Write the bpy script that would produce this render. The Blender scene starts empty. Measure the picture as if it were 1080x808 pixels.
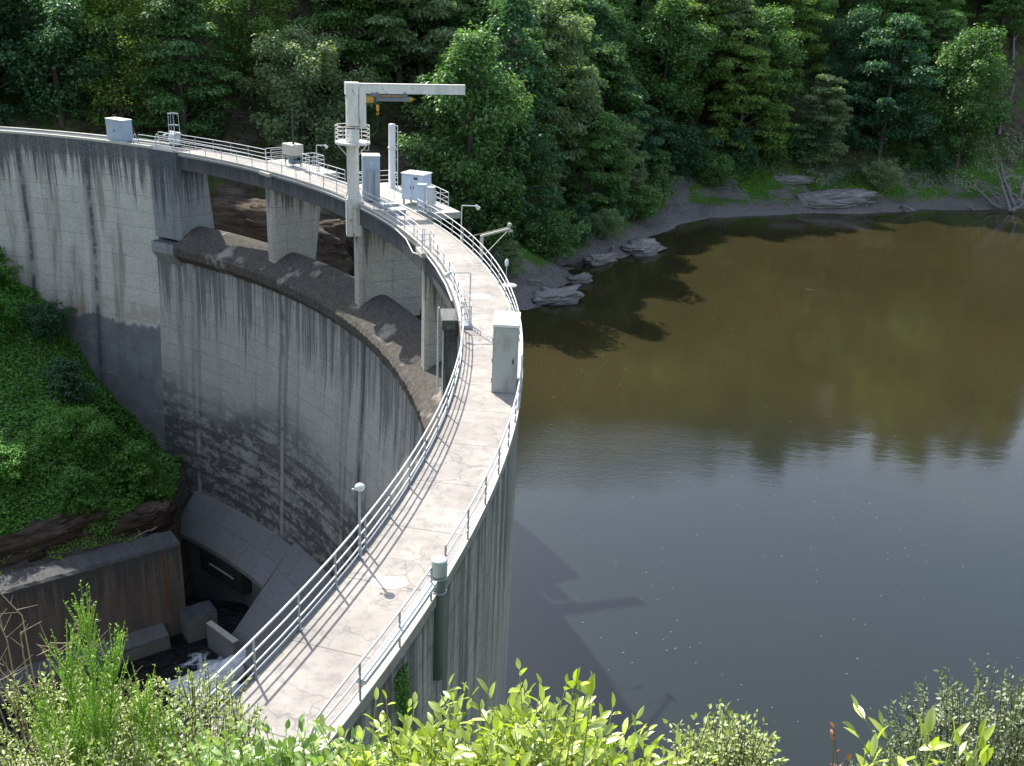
import bpy, math, random
import numpy as np
from mathutils import Vector, Matrix
#--TERRAIN
# ---------------------------------------------------------------- plan geometry (metres, deck level z = 0)
CX, CY = -71.61, 39.21                       # centre of the arch dam
def Rd(ph):                                  # radius of the downstream deck edge, ph in degrees
    q = np.radians(ph); return 69.3 - 3.52*q**2 - .59*q**3
def A(ph, off, z=0.0):
    r = Rd(ph) + off; q = math.radians(ph)
    return (CX + r*math.cos(q), CY + r*math.sin(q), z)
WATER = -20.0; POOL = -42.0
SHORE = [(-400,40),(-120,84),(-75,92),(-52,98),(-38,104),(-22,109),(-10,111),(1.2,112.5),(4.6,114.9),(6.7,124.2),(9.8,130.8),(15.0,139.4),(18.9,145.7),(20.2,152.0),(26.2,163.5),(32.8,169.9),(43.6,174.5),(52.9,178.2),(63.9,180.5),(78.0,186.1),(92.6,191.0),(130,200),(200,215),(500,260)]
SX = np.array([p[0] for p in SHORE], float); SY = np.array([p[1] for p in SHORE], float)
def vnoise(x, y, seed=0):
    x = np.asarray(x, float); y = np.asarray(y, float)
    xi = np.floor(x); yi = np.floor(y); fx = x-xi; fy = y-yi
    fx = fx*fx*(3-2*fx); fy = fy*fy*(3-2*fy)
    def h(a, b):
        v = np.sin(a*127.1 + b*311.7 + seed*74.7)*43758.5453
        return v - np.floor(v)
    return (h(xi,yi)*(1-fx)+h(xi+1,yi)*fx)*(1-fy) + (h(xi,yi+1)*(1-fx)+h(xi+1,yi+1)*fx)*fy
def fbm(x, y, seed=0, o=4):
    s = 0; a = .5
    for k in range(o):
        s = s + a*(vnoise(x, y, seed+k)-.5); x = x*2.03; y = y*2.03; a *= .5
    return s
def sstep(a, b, x):
    t = np.clip((x-a)/(b-a), 0, 1); return t*t*(3-2*t)
def near_ground(x, y):
    t = y + .05*np.abs(x)
    g = 13.25 - .97*np.maximum(0, t-.3) + .12*np.minimum(0, t+1)*-1
    g = np.minimum(g, 18)
    # small terrace where the walkway lands
    terr = np.exp(-(((x+6)/5.5)**2 + ((y-15.2)/3.2)**2))
    g = g*(1-terr) + (-.35)*terr
    return g
def shore_dist(x, y):
    d = np.full(np.shape(x), 1e9)
    for i in range(len(SX)-1):
        ax, ay, bx, by = SX[i], SY[i], SX[i+1], SY[i+1]; l2 = (bx-ax)**2+(by-ay)**2
        t = np.clip(((x-ax)*(bx-ax)+(y-ay)*(by-ay))/l2, 0, 1)
        d = np.minimum(d, np.hypot(x-ax-t*(bx-ax), y-ay-t*(by-ay)))
    return d*np.where(y > np.interp(x, SX, SY), 1, -1)
def up_ground(x, y):
    u = shore_dist(x, y)
    u = u + fbm(x/3.5, y/3.5, 21)*2.0*sstep(4, 0, np.abs(u))
    z = np.where(u < 0, np.maximum(u*.7, -5), np.where(u < 7, u*.32, np.where(u < 12, 2.24+(u-7)*.5, 4.74+(u-12)*.93)))
    far = WATER + z
    k = .95*sstep(-2, 6, u)
    far = far + k*(fbm(x/9, y/9, 3)*5.0 + fbm(x/2.2, y/2.2, 9)*1.1)
    top = 36 + 24*sstep(-20, 60, x) + fbm(x/40, y/40, 5)*8
    far = np.where(far > top, top + (far-top)*.13, far)
    far = np.where(far > 75, 75 + (far-75)*.02, far)
    return np.maximum(np.maximum(far, near_ground(x, y)), -25)
P0 = (-30.15, 77.03)
def down_ground(x, y):
    s = (x-P0[0])*-.60 + (y-P0[1])*.80
    e = (x-P0[0])*-.80 + (y-P0[1])*-.60       # metres downstream along the training wall
    bank = np.where(s < 4.2, -33.0, np.where(s < 5.4, -33.0+(s-4.2)*1.9, -30.9+(s-5.4)*.64))
    bn = np.where(s < 8, -34.2, np.where(s < 20, -34.2+(s-8)*.5, -28.2+(s-20)*.98))
    q = sstep(6, -5, e); bank = bank*(1-q) + bn*q
    bank = bank + sstep(5, 9, s)*(fbm(x/6, y/6, 11)*3.2+fbm(x/1.7, y/1.7, 4)*.9)
    bank = np.minimum(bank, 10+ (s-60)*.2)
    nb = -44.5 + np.maximum(0, -13.5-s)*.9
    nb = np.minimum(nb, near_ground(x, y))
    bank = bank - 16*sstep(2.4, 1.2, e+.69*s)*sstep(14, 11, s)
    return np.where(s > .9, bank, np.maximum(nb, -44.5))
def ground_z(x, y):
    x = np.asarray(x, float); y = np.asarray(y, float)
    dx = x-CX; dy = y-CY; r = np.hypot(dx, dy); ph = np.degrees(np.arctan2(dy, dx))
    w = sstep(.3, 2.2, r - Rd(np.clip(ph, -25, 92)))
    w = np.where((ph > 92) | (ph < -90), sstep(92, 110, np.where(ph < -90, 999, ph)), w)
    return up_ground(x, y)*w + down_ground(x, y)*(1-w)
#--END
# ---------------------------------------------------------------- scene helpers
random.seed(7); RNG = np.random.default_rng(7)
scene = bpy.context.scene
COL = scene.collection
def tag(o, label=None, cat=None, group=None, kind=None):
    if label: o['label'] = label
    if cat: o['category'] = cat
    if group: o['group'] = group
    if kind: o['kind'] = kind
    return o
def thing(name, label, cat, loc=(0,0,0), rz=0.0, group=None):
    o = bpy.data.objects.new(name, None); COL.objects.link(o)
    o.empty_display_size = .3
    o.location = loc; o.rotation_euler = (0, 0, math.radians(rz))
    return tag(o, label, cat, group)
def link_mesh(name, me, mat, parent=None, label=None):
    o = bpy.data.objects.new(name, me); COL.objects.link(o)
    if mat: me.materials.append(mat)
    if parent is not None: o.parent = parent
    if label: o['label'] = label
    return o
def np_mesh(name, V, F, smooth=False):
    """V (n,3) array, F (m,k) array of one face size k"""
    me = bpy.data.meshes.new(name); V = np.asarray(V, np.float32); F = np.asarray(F, np.int32)
    me.vertices.add(len(V)); me.vertices.foreach_set('co', V.ravel())
    k = F.shape[1]; me.loops.add(F.size); me.loops.foreach_set('vertex_index', F.ravel())
    me.polygons.add(len(F)); me.polygons.foreach_set('loop_start', np.arange(0, F.size, k, dtype=np.int32))
    me.polygons.foreach_set('loop_total', np.full(len(F), k, np.int32))
    if smooth: me.polygons.foreach_set('use_smooth', np.ones(len(F), bool))
    me.update(calc_edges=True); return me
class MB:
    """collects shapes and links them as ONE mesh object with metric box UVs"""
    def __init__(s): s.v = []; s.f = []; s.sm = []; s.uv = {}
    def add(s, vs, fs, smooth=False, uvs=None):
        n = len(s.v); s.v += [tuple(map(float, q)) for q in vs]
        for k, f in enumerate(fs):
            if uvs is not None: s.uv[len(s.f)] = uvs[k]
            s.f.append(tuple(i+n for i in f)); s.sm.append(smooth)
        return s
    def box(s, c, d, rz=0, bevel=0):
        x, y, z = (d[0]/2, d[1]/2, d[2]/2); q = math.radians(rz); ca, sa = math.cos(q), math.sin(q)
        if bevel:
            b = bevel; vs = []; ring = [(-x+b,-y),(x-b,-y),(x,-y+b),(x,y-b),(x-b,y),(-x+b,y),(-x,y-b),(-x,-y+b)]
            ins = [(a*(x-b)/x if 1 else a, bb*(y-b)/y) for a, bb in ring]
            for zz, rr in ((-z, ins), (-z+b, ring), (z-b, ring), (z, ins)): vs += [(p, r, zz) for p, r in rr]
            fs = [tuple(range(7, -1, -1)), tuple(range(24, 32))]
            for l in range(3):
                for i in range(8): fs.append((l*8+i, l*8+(i+1)%8, l*8+8+(i+1)%8, l*8+8+i))
        else:
            vs = [(sx*x, sy*y, sz*z) for sz in (-1, 1) for sx, sy in ((-1,-1),(1,-1),(1,1),(-1,1))]
            fs = [(3,2,1,0),(4,5,6,7),(0,1,5,4),(1,2,6,5),(2,3,7,6),(3,0,4,7)]
        return s.add([(c[0]+a*ca-b_*sa, c[1]+a*sa+b_*ca, c[2]+w) for a, b_, w in vs], fs)
    def tube(s, p, q, r, n=8, r2=None, caps=True):
        p = Vector(p); q = Vector(q); d = (q-p)
        if d.length < 1e-6: return s
        d.normalize(); a = d.orthogonal().normalized(); b = d.cross(a); r2 = r if r2 is None else r2
        vs = []
        for c, rr in ((p, r), (q, r2)):
            for i in range(n):
                t = 2*math.pi*i/n; vs.append(c + a*math.cos(t)*rr + b*math.sin(t)*rr)
        s.add(vs, [(i, (i+1)%n, n+(i+1)%n, n+i) for i in range(n)], True)
        if caps: s.add(vs, [tuple(range(n-1, -1, -1)), tuple(range(n, 2*n))])
        return s
    def path(s, pts, r, n=6, closed=False, taper=None):
        pts = [Vector(p) for p in pts]; m = len(pts); vs = []
        a = None
        for i, p in enumerate(pts):
            if closed: d = pts[(i+1) % m]-pts[i-1]
            else: d = pts[min(i+1, m-1)]-pts[max(i-1, 0)]
            d.normalize()
            if a is None: a = d.orthogonal().normalized()
            a = (a - d*a.dot(d)).normalized(); b = d.cross(a)
            rr = r if taper is None else r*(1-(1-taper)*i/(m-1))
            for k in range(n):
                t = 2*math.pi*k/n; vs.append(p + a*math.cos(t)*rr + b*math.sin(t)*rr)
        fs = []
        for i in range(m if closed else m-1):
            j = (i+1) % m
            for k in range(n): fs.append((i*n+k, i*n+(k+1)%n, j*n+(k+1)%n, j*n+k))
        s.add(vs, fs, True)
        if not closed: s.add(vs, [tuple(range(n-1, -1, -1)), tuple(range((m-1)*n, m*n))])
        return s
    def lathe(s, c, prof, n=24, smooth=True):
        vs = []; m = len(prof)
        for r, z in prof:
            for k in range(n):
                t = 2*math.pi*k/n; vs.append((c[0]+r*math.cos(t), c[1]+r*math.sin(t), c[2]+z))
        fs = [(i*n+k, i*n+(k+1)%n, (i+1)*n+(k+1)%n, (i+1)*n+k) for i in range(m-1) for k in range(n)]
        s.add(vs, fs, smooth); s.add(vs, [tuple(range(n-1, -1, -1)), tuple(range((m-1)*n, m*n))])
        return s
    def prism(s, poly, y0, y1):          # poly in local (x,z), extruded along y
        n = len(poly); vs = [(x, y0, z) for x, z in poly]+[(x, y1, z) for x, z in poly]
        s.add(vs, [tuple(range(n)), tuple(range(2*n-1, n-1, -1))]+[(i, n+i, n+(i+1)%n, (i+1)%n) for i in range(n)])
        return s
    def sweep(s, a0, a1, n, prof, caps=True, closed=True, smooth=False, wob=None):
        """profile (off,z) swept along the arch from a0 to a1 degrees, world coordinates, metric uv = (arc, z)"""
        m = len(prof); vs = []
        L = [0]
        for i in range(1, m+1):
            p = prof[i-1]; q = prof[i % m]; L.append(L[-1]+math.hypot(q[0]-p[0], q[1]-p[1]))
        for i in range(n+1):
            ph = a0+(a1-a0)*i/n
            for j, (o, z) in enumerate(prof):
                w = wob(ph, j) if wob else 0
                vs.append(A(ph, o+w, z))
        fs = []; uvs = []
        for i in range(n):
            u0 = math.radians(a0+(a1-a0)*i/n)*68; u1 = math.radians(a0+(a1-a0)*(i+1)/n)*68
            for j in range(m if closed else m-1):
                k = (j+1) % m
                fs.append((i*m+j, i*m+k, (i+1)*m+k, (i+1)*m+j))
                z0, z1 = prof[j][1], prof[k][1]
                if abs(z1-z0) < abs(prof[k][0]-prof[j][0])*.5: z0 = prof[j][0]; z1 = prof[k][0]
                uvs.append([(u0, z0), (u0, z1), (u1, z1), (u1, z0)])
        s.add(vs, fs, smooth, uvs)
        if caps and closed: s.add(vs, [tuple(range(m)), tuple(range((n+1)*m-1, n*m-1, -1))])
        return s
    def build(s, name, mat, parent=None, label=None, world=False, fix=True):
        me = bpy.data.meshes.new(name); v = s.v
        if world and parent is not None:
            b = parent.location; v = [(x-b[0], y-b[1], z-b[2]) for x, y, z in v]
        me.from_pydata(v, [], s.f)
        me.polygons.foreach_set('use_smooth', s.sm)
        me.update()
        uv = me.uv_layers.new(name='UVMap').data
        co = s.v
        for p in me.polygons:
            nrm = p.normal; li = p.loop_indices
            if p.index in s.uv:
                for q, w in zip(li, s.uv[p.index]): uv[q].uv = w
            elif abs(nrm.z) > .8:
                for q in li: c = co[me.loops[q].vertex_index]; uv[q].uv = (c[0], c[1])
            else:
                t = Vector((-nrm.y, nrm.x, 0)).normalized()
                for q in li: c = co[me.loops[q].vertex_index]; uv[q].uv = (c[0]*t.x+c[1]*t.y, c[2])
        if fix:
            import bmesh
            bm = bmesh.new(); bm.from_mesh(me); bmesh.ops.recalc_face_normals(bm, faces=bm.faces); bm.to_mesh(me); bm.free()
        return link_mesh(name, me, mat, parent, label)
# ---------------------------------------------------------------- materials
class NT:
    def __init__(s, name):
        s.m = bpy.data.materials.new(name); s.m.use_nodes = True; s.t = s.m.node_tree; s.t.nodes.clear()
        s.out = s.t.nodes.new('ShaderNodeOutputMaterial')
    def n(s, typ, **kw):
        nd = s.t.nodes.new('ShaderNode'+typ); ins = kw.pop('ins', {})
        for k, v in kw.items(): setattr(nd, k, v)
        for k, v in ins.items(): s.set(nd.inputs[k], v)
        return nd
    def set(s, sock, v):
        if isinstance(v, bpy.types.NodeSocket): s.t.links.new(v, sock)
        elif v is not None: sock.default_value = v if not (isinstance(v, tuple) and len(v) == 3 and sock.type == 'RGBA') else (*v, 1)
    def math(s, op, a, b=0.0, c=None, clamp=False):
        nd = s.n('Math', operation=op, use_clamp=clamp); s.set(nd.inputs[0], a); s.set(nd.inputs[1], b)
        if c is not None: s.set(nd.inputs[2], c)
        return nd.outputs[0]
    def mix(s, f, a, b, blend='MIX'):
        nd = s.n('Mix', data_type='RGBA', blend_type=blend); nd.clamp_factor = True
        s.set(nd.inputs[0], f); s.set(nd.inputs[6], a); s.set(nd.inputs[7], b); return nd.outputs[2]
    def ramp(s, v, a, b, lo=0.0, hi=1.0):
        nd = s.n('MapRange', interpolation_type='SMOOTHSTEP'); s.set(nd.inputs[0], v)
        for i, q in ((1, a), (2, b), (3, lo), (4, hi)): s.set(nd.inputs[i], q)
        return nd.outputs[0]
    def vec(s, base, sc, off=(0,0,0)):
        nd = s.n('Mapping'); s.set(nd.inputs[0], base); nd.inputs['Scale'].default_value = sc; nd.inputs['Location'].default_value = off
        return nd.outputs[0]
    def noise(s, v, scale=1, detail=4, rough=.55, dist=0):
        nd = s.n('TexNoise'); s.set(nd.inputs['Vector'], v); nd.inputs['Scale'].default_value = scale
        nd.inputs['Detail'].default_value = detail; nd.inputs['Roughness'].default_value = rough; nd.inputs['Distortion'].default_value = dist
        return nd.outputs[0]
    def done(s, col, rough=.85, bump=None, bs=.3, bd=.02, spec=.3, metal=0):
        b = s.n('BsdfPrincipled'); s.set(b.inputs['Base Color'], col); s.set(b.inputs['Roughness'], rough)
        b.inputs['Specular IOR Level'].default_value = spec; b.inputs['Metallic'].default_value = metal
        if bump is not None:
            bp = s.n('Bump'); bp.inputs['Strength'].default_value = bs; bp.inputs['Distance'].default_value = bd
            s.set(bp.inputs['Height'], bump); s.t.links.new(bp.outputs[0], b.inputs['Normal'])
        s.t.links.new(b.outputs[0], s.out.inputs[0]); return s.m
def concrete(name, light=(.33,.335,.32), dark=(.05,.056,.062), warm=(.40,.32,.21), lift=1.9, panel=2.6, top=0.0, topband=2.2,
             streak=.6, lowz=None, midband=None, darken=0.0, joints=None, moss=0.0, blackz=None, warmth=.25, run=5.5):
    m = NT(name); uv = m.n('UVMap').outputs[0]; sp = m.n('SeparateXYZ'); m.set(sp.inputs[0], uv)
    u, v = sp.outputs[0], sp.outputs[1]
    big = m.noise(m.vec(uv, (.09, .12, 1)), 1, 3); mid = m.noise(m.vec(uv, (.5, .45, 1)), 1, 4, .6)
    fine = m.noise(m.vec(uv, (5, 5, 1)), 1, 5, .7)
    st1 = m.noise(m.vec(uv, (1.5, .045, 1)), 1, 5, .72); st2 = m.noise(m.vec(uv, (.42, .035, 1), (9, 3, 0)), 1, 4, .7)
    st3 = m.noise(m.vec(uv, (3.6, .10, 1), (4, 8, 0)), 1, 4, .75)
    col = m.mix(m.ramp(mid, .3, .7), tuple(c*.86 for c in light), light)
    # cast panels differ a little from one another
    pu = m.math('FLOOR', m.math('DIVIDE', u, panel)); pv = m.math('FLOOR', m.math('DIVIDE', v, lift))
    cb = m.n('CombineXYZ'); m.set(cb.inputs[0], pu); m.set(cb.inputs[1], pv)
    wn = m.n('TexWhiteNoise', noise_dimensions='2D'); m.set(wn.inputs['Vector'], cb.outputs[0])
    col = m.mix(m.math('MULTIPLY', wn.outputs[0], .22), col, tuple(c*.55 for c in light))
    col = m.mix(m.math('MULTIPLY', m.ramp(st2, .5, .72), warmth*1.6, clamp=True), col, warm)
    # dark run-off streaks below the top edge
    dz = m.math('SUBTRACT', top, v)                                  # metres below the top
    near = m.ramp(dz, topband*.7, topband*run, 1, 0)
    sk = m.math('ADD', m.math('MULTIPLY', st1, .65), m.math('MULTIPLY', st3, .35))
    thr = m.math('SUBTRACT', .66, m.math('MULTIPLY', near, .22))
    k1 = m.ramp(m.math('SUBTRACT', sk, thr), -.02, .09)
    col = m.mix(m.math('MULTIPLY', k1, streak), col, dark)
    k2 = m.ramp(m.math('SUBTRACT', st2, .5), .0, .16)
    col = m.mix(m.math('MULTIPLY', k2, streak*.5), col, tuple(c*1.6 for c in dark))
    edge = m.ramp(m.math('ADD', dz, m.math('MULTIPLY', m.math('SUBTRACT', st1, .5), -topband*2.2)), topband*.75, topband*1.35, 1, 0)
    col = m.mix(m.math('MULTIPLY', edge, .8), col, m.mix(m.ramp(fine, .3, .7), dark, tuple(c*1.9 for c in dark)))
    if midband:                                                     # (z top, z bottom): old waterline staining
        za, zb = midband
        e = m.math('ADD', v, m.math('ADD', m.math('MULTIPLY', m.math('SUBTRACT', m.noise(m.vec(uv, (.25, .1, 1)), 1, 3), .5), 3.2), m.math('MULTIPLY', m.math('SUBTRACT', st1, .5), 1.5)))
        k = m.ramp(e, za-.35, za, 1, 0)
        c2 = m.mix(m.ramp(mid, .35, .65), (.075,.09,.11), (.13,.15,.175))
        col = m.mix(m.math('MULTIPLY', k, .86), col, c2)
        ol = m.ramp(m.math('ABSOLUTE', m.math('SUBTRACT', e, za+1.0)), .2, 1.4, 1, 0)
        col = m.mix(m.math('MULTIPLY', m.math('MULTIPLY', ol, m.ramp(mid, .42, .6)), .55), col, (.30,.23,.13))
        # lime lines seeping from the lifts
        lv = m.math('ABSOLUTE', m.math('SUBTRACT', m.math('FRACT', m.math('DIVIDE', v, lift*2)), .5))
        wl = m.math('MULTIPLY', m.ramp(m.math('ADD', lv, m.math('MULTIPLY', m.math('SUBTRACT', st3, .5), .12)), .0, .035, 1, 0), m.ramp(m.noise(m.vec(uv, (.22, .5, 1), (3, 1, 0)), 1, 2), .5, .62))
        col = m.mix(m.math('MULTIPLY', m.math('MULTIPLY', wl, k), .7), col, (.42,.42,.41))
    if blackz is not None:                                          # black algae lower down
        k = m.ramp(m.math('ADD', v, m.math('MULTIPLY', m.math('SUBTRACT', big, .5), 9)), blackz-3, blackz+4, 1, 0)
        ng = m.noise(m.vec(uv, (.8, 1.5, 1)), 1, 9, .82, .3); nb = m.noise(m.vec(uv, (.16, .3, 1), (7, 2, 0)), 1, 3)
        lf = m.math('FRACT', m.math('DIVIDE', v, lift)); ng = m.math('ADD', ng, m.math('MULTIPLY', m.ramp(lf, .55, 1.0), .09)); ng = m.math('ADD', ng, m.math('MULTIPLY', m.math('SUBTRACT', nb, .5), .45))
        k3 = m.ramp(ng, .43, .55)
        col = m.mix(m.math('MULTIPLY', k, .45), col, (.105,.11,.115))
        col = m.mix(m.math('MULTIPLY', m.math('MULTIPLY', k, k3), .85), col, (.018,.02,.023))
    # lifts and panels
    fv = m.math('FRACT', m.math('DIVIDE', v, lift)); fu = m.math('FRACT', m.math('DIVIDE', u, panel))
    lw = .016; ln = m.math('LESS_THAN', fv, m.math('MULTIPLY', m.ramp(mid, .3, .7, .4, 1.8), lw*1.9/lift))
    lu = m.math('MULTIPLY', m.math('LESS_THAN', fu, .012), .5)
    col = m.mix(m.math('MULTIPLY', m.math('MAXIMUM', ln, lu), .55), col, (.03,.033,.036))
    if joints:                                                      # vertical contraction joints: metres along the arc
        for ju, jc in joints:
            wob = m.math('MULTIPLY', m.math('SUBTRACT', m.noise(m.vec(uv, (.0, .5, 1), (ju, 0, 0)), 1, 4), .5), .25)
            d = m.math('ABSOLUTE', m.math('SUBTRACT', m.math('ADD', u, wob), ju))
            c = (.56,.52,.44) if jc else (.035,.038,.042)
            br = m.ramp(m.noise(m.vec(uv, (.3, .35, 1), (ju*3, 0, 0)), 1, 4, .7), .34, .55)
            col = m.mix(m.math('MULTIPLY', m.math('MULTIPLY', m.ramp(d, .08, .42, 1, 0), br), .9), col, c)
            col = m.mix(m.math('MULTIPLY', m.ramp(d, .5, .9, 1, 0), .35), col, dark)
    if darken: col = m.mix(darken, col, (.05,.052,.055))  # mixes dark grey evenly over the whole surface
    if moss: col = m.mix(m.math('MULTIPLY', m.ramp(mid, .45, .62), moss), col, (.06,.065,.02))
    col = m.mix(m.ramp(fine, .38, .72, 0, .55), col, tuple(c*.4 for c in light))
    g2 = m.noise(m.vec(uv, (1.6, 2.2, 1), (2, 2, 0)), 1, 6, .8); col = m.mix(m.ramp(g2, .50, .66, 0, .22), col, dark)
    g3 = m.noise(m.vec(uv, (2.1, 2.6, 1), (12, 5, 0)), 1, 6, .8); col = m.mix(m.ramp(g3, .56, .72, 0, .35), col, tuple(min(.6, c*1.35) for c in light))
    h = m.math('ADD', m.math('MULTIPLY', fine, .5), m.math('MULTIPLY', ln, -1.0))
    return m.done(col, .9, h, .35, .03, .2)
def plain(name, c, rough=.5, rust=.0, dirt=.25, spec=.4, metal=0, scale=3.0, rustc=(.22,.08,.03)):
    m = NT(name); tc = m.n('TexCoord').outputs['Object']
    a = m.noise(m.vec(tc, (scale, scale, scale*.35)), 1, 5, .65); b = m.noise(m.vec(tc, (scale*5,)*3), 1, 3)
    col = m.mix(m.ramp(a, .42, .75, 0, dirt), c, tuple(x*.35 for x in c))
    col = m.mix(m.ramp(b, .4, .8, 0, dirt*.5), col, tuple(x*.6 for x in c))
    if rust:
        r = m.noise(m.vec(tc, (scale*1.3, scale*1.3, scale*.5), (5, 2, 1)), 1, 6, .75)
        col = m.mix(m.ramp(r, .66-rust*.2, .74-rust*.2, 0, .85), col, rustc)
    return m.done(col, rough, b, .1, .01, spec, metal)
def leaf_mat(name, cs, trans=.35, gloss=.05, rough=.45, obj=.5, val=.5):
    """cs: dark, mid, light leaf colour; each leaf and each plant differs"""
    m = NT(name); g = m.n('NewGeometry').outputs['Random Per Island']; o = m.n('ObjectInfo').outputs['Random']
    x = m.math('ADD', m.math('MULTIPLY', g, 1-obj), m.math('MULTIPLY', o, obj))
    c = m.mix(m.ramp(x, 0, .5), cs[0], cs[1]); c = m.mix(m.ramp(x, .5, 1), c, cs[2])
    hv = m.n('HueSaturation'); m.set(hv.inputs['Color'], c)
    m.set(hv.inputs['Value'], m.math('ADD', 1-val*.5, m.math('MULTIPLY', m.math('FRACT', m.math('MULTIPLY', g, 7.31)), val)))
    c = hv.outputs[0]
    d = m.n('BsdfDiffuse'); m.set(d.inputs[0], c)
    t = m.n('BsdfTranslucent'); tc = m.mix(1.0, c, (1.0, 1.15, .45), 'MULTIPLY'); m.set(t.inputs[0], tc)
    mx = m.n('MixShader'); mx.inputs[0].default_value = trans; m.t.links.new(d.outputs[0], mx.inputs[1]); m.t.links.new(t.outputs[0], mx.inputs[2])
    gl = m.n('BsdfGlossy'); gl.inputs['Roughness'].default_value = rough; gl.inputs[0].default_value = (1, 1, 1, 1)
    mx2 = m.n('MixShader'); mx2.inputs[0].default_value = gloss; m.t.links.new(mx.outputs[0], mx2.inputs[1]); m.t.links.new(gl.outputs[0], mx2.inputs[2])
    m.t.links.new(mx2.outputs[0], m.out.inputs[0]); return m.m
def ph_u(ph): return math.radians(ph)*68
M = {}
M['wall_left'] = concrete('weathered_concrete_abutment', light=(.62,.60,.53), lift=1.55, panel=1.3, topband=1.7, streak=.9, midband=(-17.3, -40), joints=[(ph_u(69.2), 0), (ph_u(62.5), 0)], warmth=.5)
M['spill'] = concrete('weathered_concrete_spillway', light=(.46,.45,.41), lift=1.55, panel=2.6, run=16, top=-9.3, topband=.9, streak=.75, blackz=-24, joints=[(ph_u(51.0), 1), (ph_u(39.6), 1), (ph_u(27.5), 0), (ph_u(30.2), 1), (ph_u(20), 1)], warmth=.15)
M['pier'] = concrete('pier_concrete', light=(.46,.44,.38), run=18, top=-1.2, topband=.3, streak=.85, lift=1.5, panel=1.7, warmth=.3)
M['pier_dark'] = concrete('dark_pier_concrete', light=(.30,.31,.31), top=0, topband=2.0, streak=.9, lift=1.5, panel=1.7)
M['beam'] = concrete('bridge_beam_concrete', light=(.13,.13,.13), top=0, topband=.5, streak=.9, lift=9, panel=50, darken=.25)
M['upface'] = concrete('upstream_concrete', light=(.50,.48,.41), top=0, topband=.6, run=30, streak=.75, lift=1.6, panel=2.2, warmth=.2)
M['toe'] = concrete('toe_concrete', light=(.22,.225,.225), top=-30, topband=.2, streak=.8, lift=2.2, panel=4, darken=.05)
M['channel'] = concrete('channel_wall_concrete', light=(.27,.235,.19), run=12, top=-32.6, topband=.7, streak=.8, darken=.35, lift=2.4, panel=5, warm=(.15,.08,.04), warmth=.35)
def deck_mat():
    m = NT('walkway_concrete'); uv = m.n('UVMap').outputs[0]
    g = m.n('NewGeometry').outputs['Position']
    a = m.noise(m.vec(g, (.35,.35,.35)), 1, 4, .6); b = m.noise(m.vec(g, (2.2,)*3), 1, 6, .75); f = m.noise(m.vec(g, (14,)*3), 1, 4, .7)
    col = m.mix(m.ramp(a, .35, .65), (.30,.275,.245), (.385,.355,.315))
    col = m.mix(m.ramp(b, .45, .66, 0, .75), col, (.215,.20,.185))
    col = m.mix(m.ramp(f, .42, .7, 0, .4), col, (.27,.25,.235))
    dn = m.n('TexNoise'); m.set(dn.inputs['Vector'], g); dn.inputs['Scale'].default_value = 1.6
    va = m.n('VectorMath', operation='MULTIPLY_ADD'); m.set(va.inputs[0], dn.outputs[1]); va.inputs[1].default_value = (.9,.9,.9); m.set(va.inputs[2], g)
    vo = m.n('TexVoronoi', feature='DISTANCE_TO_EDGE'); m.set(vo.inputs['Vector'], va.outputs[0]); vo.inputs['Scale'].default_value = .85
    cr = m.math('MULTIPLY', m.ramp(vo.outputs[0], .0, .035, 1, 0), m.ramp(m.noise(m.vec(g, (.3,)*3, (4, 4, 0)), 1, 3), .42, .6))
    col = m.mix(m.math('MULTIPLY', cr, .5), col, (.13,.12,.115))
    # casting joints every 5.9 m
    sp = m.n('SeparateXYZ'); m.set(sp.inputs[0], uv)
    j = m.math('LESS_THAN', m.math('FRACT', m.math('DIVIDE', m.math('ADD', sp.outputs[0], 1.2), 2.95)), .011)
    col = m.mix(m.math('MULTIPLY', j, .75), col, (.10,.09,.085))
    st = m.ramp(m.noise(m.vec(uv, (.7, .12, 1)), 1, 3), .55, .66, 0, .3)
    col = m.mix(st, col, (.2,.185,.18))
    return m.done(col, .92, m.math('SUBTRACT', f, cr), .3, .01, .15)
M['deck'] = deck_mat()
def crest_mat():
    m = NT('mossy_crest_concrete'); g = m.n('NewGeometry').outputs['Position']
    a = m.noise(m.vec(g, (.3,)*3), 1, 4, .6); b = m.noise(m.vec(g, (3.4, 3.4, 3.4)), 1, 9, .8); f = m.noise(m.vec(g, (12,)*3), 1, 4)
    col = m.mix(m.ramp(b, .38, .68), (.062,.056,.05), (.125,.115,.10))
    col = m.mix(m.ramp(a, .56, .66, 0, .9), col, (.30,.265,.22))
    col = m.mix(m.ramp(m.noise(m.vec(g, (1.1,)*3, (7, 0, 0)), 1, 5, .75), .55, .66, 0, .7), col, (.075,.065,.02))
    return m.done(col, .95, m.math('ADD', b, f), .35, .02, .1)
M['crest'] = crest_mat()
M['white'] = plain('white_galvanised_rail', (.62,.63,.62), .45, 0, .2)
M['galv'] = plain('galvanised_steel', (.36,.39,.41), .45, 0, .35)
M['toeplate'] = plain('blue_grey_toe_plate', (.20,.23,.26), .6, 0, .4)
M['crane'] = plain('white_crane_paint', (.68,.67,.61), .5, .34, .35, scale=1.9)
M['bluegrey'] = plain('blue_grey_enamel', (.34,.42,.50), .45, 0, .2, scale=1.5)
M['lightblue'] = plain('pale_blue_enamel', (.52,.60,.70), .45, .0, .2, scale=1.5)
M['boxtop'] = plain('white_box_top', (.75,.74,.71), .6, 0, .12)
M['boxgrey'] = plain('grey_green_box', (.44,.46,.43), .7, .0, .5, scale=2.2)
M['pipe'] = plain('grey_green_standpipe', (.14,.18,.165), .5, .0, .25)
M['pipetop'] = plain('pale_cap', (.42,.47,.44), .6, .0, .2)
M['lampglass'] = plain('lamp_glass', (.72,.74,.74), .25, 0, .05)
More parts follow.
